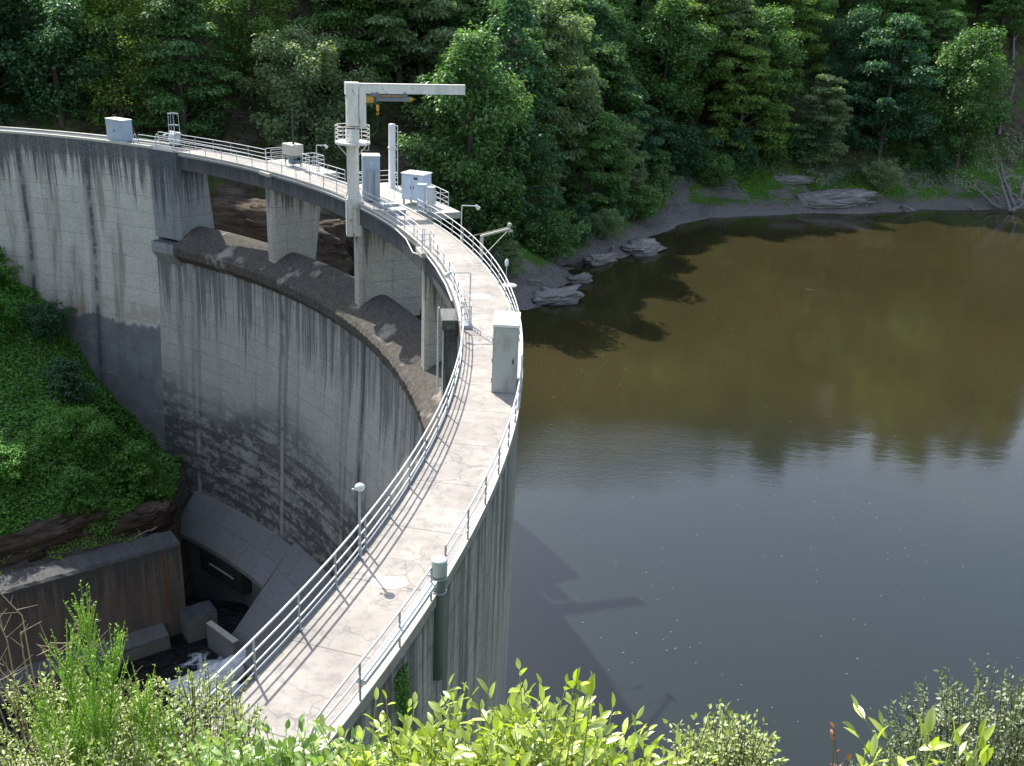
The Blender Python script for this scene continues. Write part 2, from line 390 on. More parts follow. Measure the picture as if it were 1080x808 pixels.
M['yellow'] = plain('yellow_hoist_paint', (.50,.27,.04), .5, .15, .4)
M['hoist'] = plain('dirty_blue_grey_hoist', (.17,.20,.23), .55, .1, .4)
M['black'] = plain('black_metal', (.03,.03,.032), .6, 0, .2)
M['rust'] = plain('rusty_iron', (.20,.085,.035), .9, 0, .6, scale=1.3)
M['beige'] = plain('beige_davit_paint', (.50,.48,.39), .55, .0, .3)
M['cementbox'] = plain('pale_cement_box', (.46,.45,.38), .85, 0, .35, scale=1.5)
M['patch'] = plain('white_patch', (.58,.57,.55), .9, 0, .45, scale=4)
M['yellow_mark'] = plain('yellow_label', (.65,.5,.05), .6, 0, .1)
M['bark'] = plain('grey_bark', (.10,.085,.065), .95, 0, .6, scale=2)
M['deadwood'] = plain('bleached_driftwood', (.22,.20,.175), .9, 0, .5, scale=2)
M['twig'] = plain('green_brown_twig', (.13,.12,.045), .8, 0, .3, scale=9)
M['greentwig'] = plain('light_green_twig', (.22,.27,.08), .7, 0, .3, scale=9)
M['drytwig'] = plain('dry_straw_twig', (.33,.27,.17), .8, 0, .3, scale=9)
def rock_mat(name, a, b, c):
    m = NT(name); g = m.n('NewGeometry').outputs['Position']
    st = m.noise(m.vec(g, (.35, .35, 2.6)), 1, 6, .75, .6); f = m.noise(m.vec(g, (3.5,)*3), 1, 5, .7); big = m.noise(m.vec(g, (.25,)*3), 1, 3)
    col = m.mix(m.ramp(st, .35, .65), a, b); col = m.mix(m.ramp(big, .45, .65, 0, .7), col, c)
    col = m.mix(m.ramp(f, .5, .75, 0, .6), col, tuple(x*.4 for x in a))
    return m.done(col, .95, m.math('ADD', st, m.math('MULTIPLY', f, .4)), .9, .25, .15)
M['rock_brown'] = rock_mat('brown_bedded_rock', (.045,.036,.028), (.13,.10,.075), (.075,.062,.042))
M['rock'] = rock_mat('grey_layered_rock', (.17,.165,.155), (.36,.34,.31), (.24,.22,.19))
# ---------------------------------------------------------------- foliage geometry
def leaf_cards(C, N, D, L, W, fold=.25):
    """C centres, N normals, D directions, L lengths, W widths -> pointed folded leaves (4 verts, 2 tris each)"""
    N = N/np.linalg.norm(N, axis=1)[:, None]
    D = D - N*(D*N).sum(1)[:, None]; D = D/(np.linalg.norm(D, axis=1)[:, None]+1e-9); S = np.cross(N, D)
    L = L[:, None]; W = W[:, None]
    b = C - D*L*.5; t = C + D*L*.5; l = C + S*W*.5 + N*W*fold - D*L*.08; r = C - S*W*.5 + N*W*fold - D*L*.08
    V = np.stack([b, l, t, r], 1).reshape(-1, 3); n = len(C); i = np.arange(n)[:, None]*4
    F = np.concatenate([i+np.array([[0, 2, 1]]), i+np.array([[0, 3, 2]])], 1).reshape(-1, 3)
    return V, F
def unit(n, rng=RNG):
    v = rng.normal(size=(n, 3)); return v/np.linalg.norm(v, axis=1)[:, None]
def crown_mesh(seed, H, R, base, nl, per, leaf, flat=.35, droop=.3, shape='broad', clump=1.25, dens=1.5):
    """limbs carry flattened sprays of leaves; returns leaf mesh + limb list"""
    rng = np.random.default_rng(seed); Cs = []; Ns = []; Ds = []; limbs = []
    ph = rng.uniform(0, 6.28)
    for k in range(nl):
        f = (k+.5)/nl; f = min(1, max(0, f+rng.normal()*.02)); z0 = base + (H-base)*(f**.85)*.93
        if shape == 'broad': pr = math.sin(math.pi*min(1, (.16+.84*f))**.9)**.6*(1-.25*f)
        elif shape == 'cone': pr = (1-f)**.75+.08
        else: pr = math.sqrt(max(.02, 1-(2*f-1)**2))*.9+.12
        ln = R*pr*rng.uniform(.68, 1.18); az = ph + k*2.39996 + rng.normal()*.25
        rise = rng.uniform(.05, .5) if shape != 'cone' else rng.uniform(-.15, .15)
        d = np.array([math.cos(az), math.sin(az), rise])
        p0 = np.array([0, 0, z0 - ln*.35]); p1 = np.array([0, 0, z0]) + d*ln*np.array([1, 1, .6]); limbs.append((p0, p0*.45+p1*.55+np.array([0, 0, ln*.08]), p1))
        ns = max(2, int(ln*dens))
        for q in range(ns):
            t = .35+.65*(q+.7)/ns; c = p0*(1-t)+p1*t; c = c + rng.normal(size=3)*np.array([.5, .5, .3])*clump*.6
            rr = clump*rng.uniform(.65, 1.2)*(1.1-.35*t); m = int(per*rng.uniform(.6, 1.3))
            ang = rng.uniform(0, 6.28, m); rad = np.sqrt(rng.uniform(0, 1, m))*rr
            off = np.stack([np.cos(ang)*rad, np.sin(ang)*rad, rng.normal(size=m)*rr*flat*.45 - droop*rad**2/rr], 1)
            Cs.append(c+off)
            nn = np.stack([np.cos(ang)*.45*rad/rr, np.sin(ang)*.45*rad/rr, np.ones(m)], 1)+rng.normal(size=(m, 3))*.42
            Ns.append(nn); Ds.append(np.stack([np.cos(ang), np.sin(ang), -.35+0*ang], 1)+rng.normal(size=(m, 3))*.5+d*.4)
    C = np.concatenate(Cs); N = np.concatenate(Ns); D = np.concatenate(Ds); n = len(C)
    L = leaf*rng.uniform(.6, 1.35, n); V, F = leaf_cards(C, N, D, L, L*rng.uniform(.5, .75, n))
    return np_mesh('crown', V, F), limbs, n
def trunk_mb(H, r, limbs, seed, lean=.3, keep=.6):
    rng = random.Random(seed); mb = MB()
    pts = [(rng.gauss(0, lean)*(i/6)**1.2*(0 if i == 0 else 1)*.4, rng.gauss(0, lean)*(i/6)*.4, -1.0+ (H*.93+1)*i/6) for i in range(7)]
    mb.path(pts, r, 7, taper=.15)
    for k, (a, b, c) in enumerate(limbs):
        if rng.random() < keep: mb.path([tuple(a), tuple(b), tuple(c)], r*.28, 4, taper=.25)
    return mb
GREENS = {
 'bright': ((.14,.23,.05), (.21,.33,.075), (.30,.42,.11)),  # lightened so the brightness of sunlit crowns is painted into the leaf colour
 'mid':    ((.075,.175,.05), (.13,.25,.07), (.19,.33,.10)),
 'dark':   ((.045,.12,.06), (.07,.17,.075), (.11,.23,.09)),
 'silver': ((.17,.24,.12), (.25,.33,.17), (.34,.41,.24)),  # grey-green leaf tone, also brightened to paint sunlit crowns
 'ivy':    ((.06,.19,.025), (.11,.29,.04), (.18,.38,.065)),
}
for k, c in GREENS.items(): M['leaf_'+k] = leaf_mat('leaves_'+k, c, trans=.52 if k in ('bright', 'silver') else .42, gloss=.03)
M['leaf_fg_yellow'] = leaf_mat('yellow_green_leaves', ((.28,.36,.045), (.42,.50,.07), (.56,.62,.17)), trans=.42, gloss=.07, rough=.3, obj=.15, val=.35)
M['leaf_fg_oak'] = leaf_mat('oak_leaves', ((.17,.28,.06), (.25,.38,.09), (.38,.50,.16)), trans=.40, gloss=.06, rough=.35, obj=.15, val=.35)
M['leaf_fg_pale'] = leaf_mat('pale_small_leaves', ((.27,.34,.11), (.40,.46,.18), (.54,.58,.29)), trans=.4, gloss=.04, obj=.15, val=.35)
M['leaf_fg_grey'] = leaf_mat('grey_green_small_leaves', ((.09,.13,.06), (.15,.20,.09), (.24,.29,.15)), trans=.35, gloss=.05, obj=.15, val=.4)
M['broom'] = leaf_mat('broom_green', ((.17,.34,.04), (.28,.47,.06), (.42,.58,.12)), trans=.35, gloss=.04, obj=.1, val=.3)
M['leaf_red'] = leaf_mat('reddish_leaves', ((.25,.07,.05), (.35,.12,.07), (.30,.22,.10)), trans=.35, obj=.1)
M['grass'] = leaf_mat('bank_grass', ((.14,.30,.035), (.22,.42,.05), (.33,.54,.10)), trans=.3, gloss=.02)
M['palegrass'] = leaf_mat('pale_dry_grass', ((.30,.37,.22), (.38,.45,.29), (.48,.54,.38)), trans=.3, gloss=.02)
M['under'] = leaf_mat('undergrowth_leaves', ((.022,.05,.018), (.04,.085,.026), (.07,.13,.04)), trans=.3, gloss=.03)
# tree prototypes (crown mesh + trunk mesh data, shared by the copies)
PROTO = {}
def proto(key, seed, H, R, base, nl, per, leaf, **kw):
    cm, limbs, n = crown_mesh(seed, H, R, base, nl, per, leaf, **kw)
    tmb = trunk_mb(H, .022*H, limbs, seed); o = tmb.build('trunk', M['bark']); tm = o.data; bpy.data.objects.remove(o)
    PROTO[key] = (cm, tm, H, R)
proto('beech1', 1, 15, 4.9, 1.2, 38, 250, .34, flat=.22, droop=.22, clump=1.75, dens=.85)
proto('beech2', 2, 17, 5.4, 1.5, 42, 250, .35, flat=.22, droop=.25, clump=1.85, dens=.8)
proto('beech3', 3, 14, 5.0, 1.0, 34, 260, .34, flat=.25, droop=.2, clump=1.8, dens=.85)
proto('oak1', 4, 13, 4.7, 1.2, 34, 240, .29, flat=.75, droop=.1, shape='ball', clump=1.45, dens=.9)
proto('oak2', 5, 15, 4.8, 1.4, 38, 240, .30, flat=.7, droop=.1, shape='broad', clump=1.5, dens=.85)
proto('fir', 6, 17, 3.6, 1.0, 84, 60, .29, flat=.25, droop=.55, shape='cone', clump=.95)
proto('bush1', 7, 4.2, 2.5, .2, 30, 80, .22, flat=.8, droop=.1, shape='ball', clump=.75)
proto('bush2', 8, 5.0, 2.3, .2, 34, 76, .24, flat=.6, droop=.2, shape='broad', clump=.8)
LEAFED = {}
def tree(key, x, y, kind, label, cat='tree', s=1.0, rz=0, group=None, name=None, z=None, sz=1.0):
    cm, tm, H, R = PROTO[key]
    k = (key, kind)
    if k not in LEAFED:
        me = cm.copy(); me.materials.clear(); me.materials.append(M['leaf_'+kind]); LEAFED[k] = me
    zz = float(ground_z(x, y)) if z is None else z
    t = thing(name or {'beech': 'beech_tree', 'oak1': 'oak_tree', 'oak2': 'oak_tree', 'fir': 'conifer_tree', 'bush1': 'bush', 'bush2': 'bush'}.get(key, 'beech_tree'), label, cat, (x, y, zz-.15), rz, group)
    t.scale = (s, s, s*sz)
    for nm, me in (('trunk', tm), ('crown', LEAFED[k])):
        o = bpy.data.objects.new(nm, me); COL.objects.link(o); o.parent = t
    return t
# ---------------------------------------------------------------- ground, lake, sky
def axis(a, b, lo, hi, step, grow=1.22):
    c = list(np.arange(lo, hi+.01, step)); s = step
    while c[-1] < b: s *= grow; c.append(c[-1]+s)
    s = step
    while c[0] > a: s *= grow; c.insert(0, c[0]-s)
    return np.array(c)
gx = axis(-1200, 1200, -78, 95, .85); gy = axis(-700, 1500, -4, 190, .85)
X, Y = np.meshgrid(gx, gy); Z = ground_z(X, Y); nx, ny = len(gx), len(gy)
V = np.stack([X.ravel(), Y.ravel(), Z.ravel()], 1)
ii = (np.arange(ny-1)[:, None]*nx + np.arange(nx-1)[None, :]).ravel()
gm = np_mesh('ground', V, np.stack([ii, ii+1, ii+nx+1, ii+nx], 1), True)
def ground_mat():
    m = NT('ground_soil_rock_grass'); g = m.n('NewGeometry'); P = g.outputs['Position']; sp = m.n('SeparateXYZ'); m.set(sp.inputs[0], P)
    z = sp.outputs[2]; sn = m.n('SeparateXYZ'); m.set(sn.inputs[0], g.outputs['Normal'])
    big = m.noise(m.vec(P, (.13,)*3), 1, 4, .6); mid = m.noise(m.vec(P, (.7,)*3), 1, 5, .65); f = m.noise(m.vec(P, (4,)*3), 1, 5, .7)
    peb = m.n('TexVoronoi'); m.set(peb.inputs['Vector'], m.vec(P, (2.6,)*3)); 
    soil = m.mix(m.ramp(mid, .35, .65), (.045,.036,.024), (.10,.08,.055)); soil = m.mix(m.ramp(f, .5, .7, 0, .5), soil, (.03,.045,.015))
    lay = m.noise(m.vec(P, (.3, .3, 2.2)), 1, 6, .75, .8)
    rock = m.mix(m.ramp(lay, .38, .62), (.075,.062,.048), (.21,.175,.135)); rock = m.mix(m.ramp(f, .5, .72, 0, .6), rock, (.035,.03,.024))
    grav = m.mix(m.ramp(f, .35, .65), (.11,.095,.085), (.22,.20,.185)); grav = m.mix(m.ramp(peb.outputs[0], .1, .5, .5, 0), grav, (.07,.06,.055))
    grass = m.mix(m.ramp(f, .3, .7), (.035,.085,.012), (.085,.17,.025))
    col = m.mix(m.ramp(big, .45, .6), soil, m.mix(.6, soil, grass))
    hz = m.math('ADD', z, m.math('MULTIPLY', m.math('SUBTRACT', mid, .5), 2.4))
    col = m.mix(m.math('MULTIPLY', m.ramp(hz, -18.9, -18.2), m.ramp(hz, -15.0, -13.5, 1, 0)), col, m.mix(m.ramp(big, .42, .52), grav, grass))
    col = m.mix(m.math('MULTIPLY', m.ramp(hz, -19.0, -18.2, 1, 0), m.ramp(z, -27, -26, 0, 1)), col, grav)
    steep = m.ramp(sn.outputs[2], .60, .72, 1, 0)
    col = m.mix(steep, col, rock)
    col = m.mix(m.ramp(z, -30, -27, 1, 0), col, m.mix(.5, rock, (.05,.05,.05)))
    return m.done(col, .95, m.math('ADD', m.math('MULTIPLY', mid, 1.2), f), .7, .18, .1)
M['ground'] = ground_mat()
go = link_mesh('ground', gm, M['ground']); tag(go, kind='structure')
# lake
def lake_mat():
    m = NT('turbid_lake_water'); P = m.n('NewGeometry').outputs['Position']
    big = m.noise(m.vec(P, (.035, .035, 1)), 1, 3)
    sp0 = m.n('SeparateXYZ'); m.set(sp0.inputs[0], P)
    sky_tint_fade = m.ramp(m.math('ADD', sp0.outputs[1], m.math('MULTIPLY', m.math('SUBTRACT', big, .5), 30)), 58, 92)   # brown taken out near the dam to paint the grey-blue of sky reflection
    col = m.mix(m.ramp(big, .35, .65), (.029,.025,.011), (.035,.029,.013)); col = m.mix(sky_tint_fade, (.013,.018,.016), col)
    r1 = m.noise(m.vec(P, (1.1, 2.2, 1)), 1, 4, .6, .4); r2 = m.noise(m.vec(P, (.16, .3, 1)), 1, 3)
    patch = m.noise(m.vec(P, (.055, .075, 1), (3.1, 1.7, 0)), 1, 2)
    # breeze ruffles the water in a patch close to the dam
    sp = m.n('SeparateXYZ'); m.set(sp.inputs[0], P)
    dx = m.math('DIVIDE', m.math('SUBTRACT', sp.outputs[0], 7.5), 10.0); dy = m.math('DIVIDE', m.math('SUBTRACT', sp.outputs[1], 75), 8.0)
    rr = m.math('SQRT', m.math('ADD', m.math('MULTIPLY', dx, dx), m.math('MULTIPLY', dy, dy)))
    ruf = m.math('ADD', m.ramp(rr, .1, 1.5, 1.0, .0), m.ramp(patch, .45, .75, .05, .45))
    fine = m.noise(m.vec(P, (3.4, 7.5, 1)), 1, 3, .6, .5)
    h = m.math('ADD', m.math('MULTIPLY', fine, m.math('MULTIPLY', ruf, .009)), m.math('ADD', m.math('MULTIPLY', r1, .0035), m.math('MULTIPLY', r2, .012)))
    b = m.n('BsdfPrincipled'); m.set(b.inputs['Base Color'], col); b.inputs['Roughness'].default_value = .06
    b.inputs['IOR'].default_value = 1.333; b.inputs['Specular IOR Level'].default_value = .85
    bp = m.n('Bump'); bp.inputs['Strength'].default_value = 1; bp.inputs['Distance'].default_value = 1.0; m.set(bp.inputs['Height'], h)
    m.t.links.new(bp.outputs[0], b.inputs['Normal']); m.t.links.new(b.outputs[0], m.out.inputs[0]); return m.m
M['lake'] = lake_mat()
pts = [A(p, 1.3, WATER) for p in np.arange(-26, 43, 1.0)]
lk = pts + [(-26, 170, WATER), (420, 330, WATER), (420, -60, WATER), (-9, -60, WATER)]
lm = bpy.data.meshes.new('lake'); lm.from_pydata(lk, [], [tuple(range(len(lk)))[::-1]]); lm.update()
if lm.polygons[0].normal.z < 0: lm.flip_normals()
tag(link_mesh('lake', lm, M['lake']), kind='structure')
def pool_mat():
    m = NT('dark_pool_water'); P = m.n('NewGeometry').outputs['Position']
    a = m.noise(m.vec(P, (.9, .9, 1)), 1, 6, .7, 1.2); fo = m.noise(m.vec(P, (.42, .42, 1), (2, 5, 0)), 1, 6, .72, 1.5)
    sp = m.n('SeparateXYZ'); m.set(sp.inputs[0], P)
    dx = m.math('SUBTRACT', sp.outputs[0], -24.5); dy = m.math('SUBTRACT', sp.outputs[1], 71.5)
    rr = m.math('SQRT', m.math('ADD', m.math('MULTIPLY', dx, dx), m.math('MULTIPLY', dy, dy)))
    k = m.math('ADD', fo, m.ramp(rr, 1.0, 6.0, .2, -.05)); foam = m.ramp(k, .60, .70)
    col = m.mix(foam, (.006,.009,.011), (.55,.60,.63))
    return m.done(col, m.ramp(foam, 0, 1, .12, .7), m.math('ADD', a, foam), 1.0, .22, .5)
M['pool'] = pool_mat()
lm = bpy.data.meshes.new('stilling_pool')
q = [(-75,45,POOL), (-20,40,POOL), (-12,62,POOL), (-22,82,POOL), (-34,84,POOL), (-75,52,POOL)]
lm.from_pydata(q, [], [tuple(range(6))]); lm.update()
if lm.polygons[0].normal.z < 0: lm.flip_normals()
tag(link_mesh('stilling_pool', lm, M['pool']), kind='structure')
# ---------------------------------------------------------------- the dam
base = A(29, 0, 0)
dam = thing('arch_dam', 'curved grey concrete arch dam with walkway along its crest', 'dam', base)
mb = MB().sweep(55.25, 92, 74, [(0,-.02), (0,-10), (-.9,-22), (-1.6,-40), (3.5,-40), (2.4,-16), (2.4,-.02)]); mb.build('abutment_wall', M['wall_left'], dam, world=True)
mb = MB().sweep(52.2, 92, 70, [(.30,0), (.30,.004), (2.1,.004), (2.1,0)]); mb.build('crest_path', M['pier_dark'], dam, world=True)
mb = MB()
for a, b in ((-.06, .28), (2.12, 2.46)): mb.sweep(55.3, 92, 70, [(a,-.05), (a,.16), (b,.16), (b,-.05)])
mb.build('parapet_kerb', M['cementbox'], dam, world=True)
mb = MB().sweep(4.2, 55.25, 120, [(-.35,-10.2), (-.45,-14), (-.9,-20), (-1.25,-27), (-1.7,-35), (-2.2,-46), (2.6,-46), (2.6,-10.5)]); mb.build('spillway_face', M['spill'], dam, world=True)
lipn = lambda ph, j: .05*math.sin(ph*9+j)+.03*math.sin(ph*23) if j in (0, 1, 2) else 0
mb = MB().sweep(5.0, 52.4, 150, [(-.34,-10.21), (-1.12,-9.45), (-1.18,-8.75), (-.95,-8.45), (-.35,-8.05), (.5,-7.45), (1.1,-7.12), (1.6,-7.0), (2.1,-7.12), (2.42,-7.5), (2.58,-8.3), (2.6,-10.49)], wob=lipn)
mb.build('overflow_crest', M['crest'], dam, world=True)
# near half of the dam: solid to the deck
mb = MB().sweep(-30, 4.2, 90, [(.10,-.36), (.05,-9), (-.9,-22), (-1.8,-35), (-2.3,-46), (2.66,-46), (2.66,-.36)]); mb.build('dam_wall', M['upface'], dam, world=True)
mb = MB().sweep(-26, 52.2, 230, [(0,-.36), (0,-.004), (2.72,-.004), (2.72,-.36)]); mb.build('walkway_deck', M['deck'], dam, world=True)
mb = MB()
for a, b in ((-.02, .12), (2.58, 2.74)): mb.sweep(5.3, 52.2, 140, [(a,-.01), (a,.07), (b,.07), (b,-.01)])
mb.sweep(-19, 5.3, 70, [(2.56,-.01), (2.56,.045), (2.745,.045), (2.745,-.01)])
mb.build('kerb', M['cementbox'], dam, world=True)
PIER = [5.6, 17.3, 29.3, 41.5]
edges = [6.4, 16.7, 17.9, 28.7, 29.9, 40.9, 42.1, 52.3]
for i in range(4):
    a, b = edges[2*i]-.2, edges[2*i+1]+.2
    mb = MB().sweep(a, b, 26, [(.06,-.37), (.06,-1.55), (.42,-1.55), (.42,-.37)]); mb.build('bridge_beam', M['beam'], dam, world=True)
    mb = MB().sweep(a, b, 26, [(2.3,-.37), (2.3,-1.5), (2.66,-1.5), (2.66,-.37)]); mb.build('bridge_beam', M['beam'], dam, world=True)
def local(mb, ph, off=0):                       # moves local (radial, tangential, z) coordinates to the world
    q = math.radians(ph); o = A(ph, off, 0); c, s = math.cos(q), math.sin(q)
    mb.v = [(o[0]+x*c-y*s, o[1]+x*s+y*c, z) for x, y, z in mb.v]; return mb
for i, ph in enumerate(PIER):
    w = .68
    up = (2.62, 2.62, 5.9, 5.0)[i]; dn = (0, 0, 1.0, 1.2)[i]
    mb = MB()
    mb.add([(.0,-w+.22,0), (.0,w-.22,0), (.22,w,0), (up,w,0), (up,-w,0), (.22,-w,0)]+[(x, y, -.62) for x, y in ((0,-w+.22), (0,w-.22), (.22,w), (up,w), (up,-w), (.22,-w))]
           +[(x, y, -9.0) for x, y in ((0,-w+.22), (0,w-.22), (.22,w), (up-dn,w), (up-dn,-w), (.22,-w))],
           [(0,1,2,3,4,5), (17,16,15,14,13,12)]+[(k, 6+k, 6+(k+1)%6, (k+1)%6) for k in range(6)]+[(6+k, 12+k, 12+(k+1)%6, 6+(k+1)%6) for k in range(6)])
    mb.v = [(x, y, z-.37 if z == 0 else z) for x, y, z in mb.v]
    local(mb, ph).build('pier', M['pier'], dam, world=True)
    if i: mb = MB().box((-.02, 0, -.22), (.62, 1.75, .30), bevel=.03); local(mb, ph).build('pier_cap', M['cementbox'], dam, world=True)
mb = MB().sweep(52.2, 55.25, 8, [(-.28,-.02), (-.28,-8.2), (3.4,-8.2), (2.72,-.02)]); mb.build('abutment_pier', M['pier_dark'], dam, world=True)
mb = MB().sweep(52.4, 54.9, 6, [(-1.15,-8.45), (-1.2,-9.4), (-.1,-11.0), (.5,-11), (.5,-8.45)]); mb.build('lip_end', M['pier_dark'], dam, world=True)
# small platform on the first pier, just below walkway level
mb = MB(); mb.box((-.40, 0, -.62), (.80, 2.0, .5), bevel=.03); local(mb, 7.3).build('pier_platform', M['pier'], dam, world=True)
mb = MB(); mb.box((-.34, 0, -4.98), (.68, 1.6, 8.2)); local(mb, 7.3).build('pier', M['pier_dark'], dam, world=True)
# platforms on the upstream ends of piers two and three
mb = MB().sweep(25.2, 34.6, 14, [(2.75,-.45), (2.75,.0), (5.9,.0), (5.9,-.45)]); mb.build('plant_platform', M['cementbox'], dam, world=True)
mb = MB().sweep(38.9, 45.4, 10, [(2.75,-.45), (2.75,.0), (4.8,.0), (4.8,-.45)]); mb.build('plant_platform', M['cementbox'], dam, world=True)
# toe of the dam, outlet block and chute slab
mb = MB().sweep(38.0, 51.6, 20, [(-1.6,-33.6), (-4.6,-36.9), (-4.6,-37.4), (-3.6,-37.4), (-3.6,-46), (0,-46), (0,-33.6)]); mb.build('toe_slab', M['toe'], dam, world=True)
mb = MB().sweep(10, 37.6, 30, [(-1.6,-33.0), (-8.6,-41.2), (-8.8,-41.2), (-8.8,-46), (0,-46), (0,-33.0)]); mb.build('toe_slab', M['toe'], dam, world=True)
# ---------------------------------------------------------------- railings
def railing(name, label, a0, a1, off, spacing=1.66, h=1.05, heights=(1.05, .70, .36), r=.030, z=0.0, mat='white', plate=None, ends=(), cat='railing', posts=None, foot=0.0, group=None):
    b = A(a0, off, z); t = thing(name, label, cat, b, group=group); sg = 1 if a1 > a0 else -1
    n = max(2, int(abs(a1-a0)/1.1)+1); angs = [a0+(a1-a0)*i/n for i in range(n+1)]
    for k, hh in enumerate(heights):
        pts = [A(q, off, z+hh) for q in angs]
        MB().path(pts, r if k == 0 else r*.8, 6).build('handrail' if k == 0 else 'mid_rail', M[mat], t, world=True)
    m = int(round(abs(a1-a0)/spacing)); ps = posts or [a0+(a1-a0)*i/m for i in range(m+1)]
    for q in ps:
        p = A(q, off, z); MB().tube((p[0], p[1], p[2]-foot), (p[0], p[1], p[2]+h-.01), r*1.05, 6).box((p[0], p[1], p[2]+.012-foot), (.13, .13, .024), q).build('post', M['galv' if mat == 'white' else mat], t, world=True)
    if plate:
        MB().sweep(a0, a1, n, [(off-.045, z+.0), (off-.045, z+.13), (off-.015, z+.13), (off-.015, z+.0)]).build('toe_plate', M[plate], t, world=True)
    return t
railing('railing', 'white three-bar railing with blue-grey toe plate, gorge side of the near walkway', -27.1, 4.3, .10, 1.66, plate='toeplate')
ra = railing('railing', 'short white railing with a curled near end, just before the grey-green standpipe', -17.1, -13.75, 2.70, 1.62, foot=.28)
# rails curl round and down at the near end
mb = MB()
for k, hh in enumerate((1.05, .70, .36)):
    pts = [A(-17.1, 2.70, hh), A(-17.6, 2.70, hh-.01), A(-18.05, 2.66, hh-.07*(3-k)/2), A(-18.4, 2.58, hh*.72), A(-18.6, 2.52, hh*.3), A(-18.65, 2.5, .02)]
    mb.path(pts, .03 if k == 0 else .024, 6)
mb.build('curled_end', M['white'], ra, world=True)
mb = MB().sweep(-17.1, -13.7, 6, [(2.60, .48), (2.60, .60), (2.84, .60), (2.84, .48)]); mb.build('cable_tray', M['white'], ra, world=True)
railing('railing', 'white lake-side railing between the grey-green standpipe and the tall white-lidded box', -12.85, -.75, 2.70, 1.62, foot=.25)
railing('railing', 'white lake-side railing curving from the tall white-lidded box to the blue cabinets', -.6, 25.3, 2.68, 1.85)
railing('railing', 'white gorge-side railing between the stepped gate and the small pier cage', 5.2, 16.3, .16, 1.58)
railing('railing', 'white railing on the gorge side between the small pier cage and the jib crane', 17.9, 28.4, .12, 1.75)
railing('railing', 'white railing on the gorge side running over the two far openings left of the crane', 30.4, 56.6, .12, 1.87)
railing('railing', 'white lake-side railing between the ladder frame and the hoist box', 45.0, 56.9, 2.62, 1.98)
railing('railing', 'short white railing on the lake side between the hoist box cage and the crane', 35.2, 38.5, 2.62, 1.1)
def frame_rail(name, label, ph, pts, heights=(1.05, .55), cat='railing', r=.028, z=0, mat='white', group=None):
    """railing that follows local points (x radial, y tangential) around a platform"""
    t = thing(name, label, cat, A(ph, 0, z), ph, group)
    for k, hh in enumerate(heights): MB().path([(x, y, hh) for x, y in pts], r if k == 0 else r*.8, 6).build('handrail' if k == 0 else 'mid_rail', M[mat], t)
    for i, (x, y) in enumerate(pts): MB().tube((x, y, 0), (x, y, heights[0]), r, 6).box((x, y, .01), (.11, .11, .02)).build('post', M[mat], t)
    return t
frame_rail('guard_cage', 'small white pipe cage on the pier head beside the walkway', 17.3, [(.2, -.72), (-.26, -.72), (-.26, .72), (.2, .72), (.5, .3), (.5, -.5)], heights=(1.15, .8, .42), z=-.07)
frame_rail('railing', 'white railing round the lake end of the crane platform, behind the cabinets', 27.5, [(2.8, 1.9), (5.75, 1.9), (5.75, .2), (5.75, -1.3), (4.7, -1.45)], heights=(1.1, .72, .36))
frame_rail('railing', 'white two-bar railing beside the mast on the crane platform', 33.2, [(2.9, -.4), (2.9, 1.1), (4.2, 1.1), (5.6, 1.1), (5.7, -.3)], heights=(1.1, .72, .36))
frame_rail('guard_cage', 'white pipe cage right of the hoist box with the black rod', 40.2, [(2.8, -.9), (3.9, -.9), (3.9, .1), (3.9, .8), (2.8, .8), (2.8, .2), (2.8, -.4)], heights=(1.35, 1.0, .68, .36))
frame_rail('guard_cage', 'small white pipe cage left of the hoist box with the black rod', 44.9, [(2.8, -.5), (4.5, -.5), (4.5, .35), (2.8, .35)], heights=(1.1, .72, .36))
# A-shaped rail ends on the far left
t = thing('rail_end_frame', 'A-shaped white pipe frame at the far left railing end, beside the steel box', 'railing', A(57.0, .12), 57.0)
MB().path([(0, -.35, .02), (0, -.12, .95), (0, .0, 1.05), (0, .14, .95), (0, .55, .02)], .03, 6).build('hoop', M['white'], t)
MB().tube((0, -.3, .5), (0, .35, .5), .022, 6).build('cross_bar', M['white'], t)
t = thing('rail_end_frame', 'A-shaped white pipe frame beside the ladder frame on the far walkway', 'railing', A(56.0, 1.5), 56.0)
MB().path([(0, -.35, .02), (0, -.12, .95), (0, .0, 1.05), (0, .14, .95), (0, .55, .02)], .03, 6).build('hoop', M['white'], t)
MB().tube((0, -.3, .5), (0, .35, .5), .022, 6).build('cross_bar', M['white'], t)
# stepped gate between the two railings
t = thing('gate_step', 'grey steel step with a small white gate frame where the near railing ends', 'gate', A(4.75, .15), 4.75)
MB().box((.12, 0, .09), (.50, .72, .18), bevel=.02).build('step', M['galv'], t)
mb = MB()
for x, y in ((-.08, -.34), (.34, -.34), (.34, .34), (-.08, .34)): mb.tube((x, y, .18), (x, y, 1.12), .03, 6)
for hh in (1.12, .8, .5): mb.path([(-.08, -.34, hh), (.34, -.34, hh), (.34, .34, hh), (-.08, .34, hh)], .024, 6)
mb.build('gate_frame', M['white'], t)
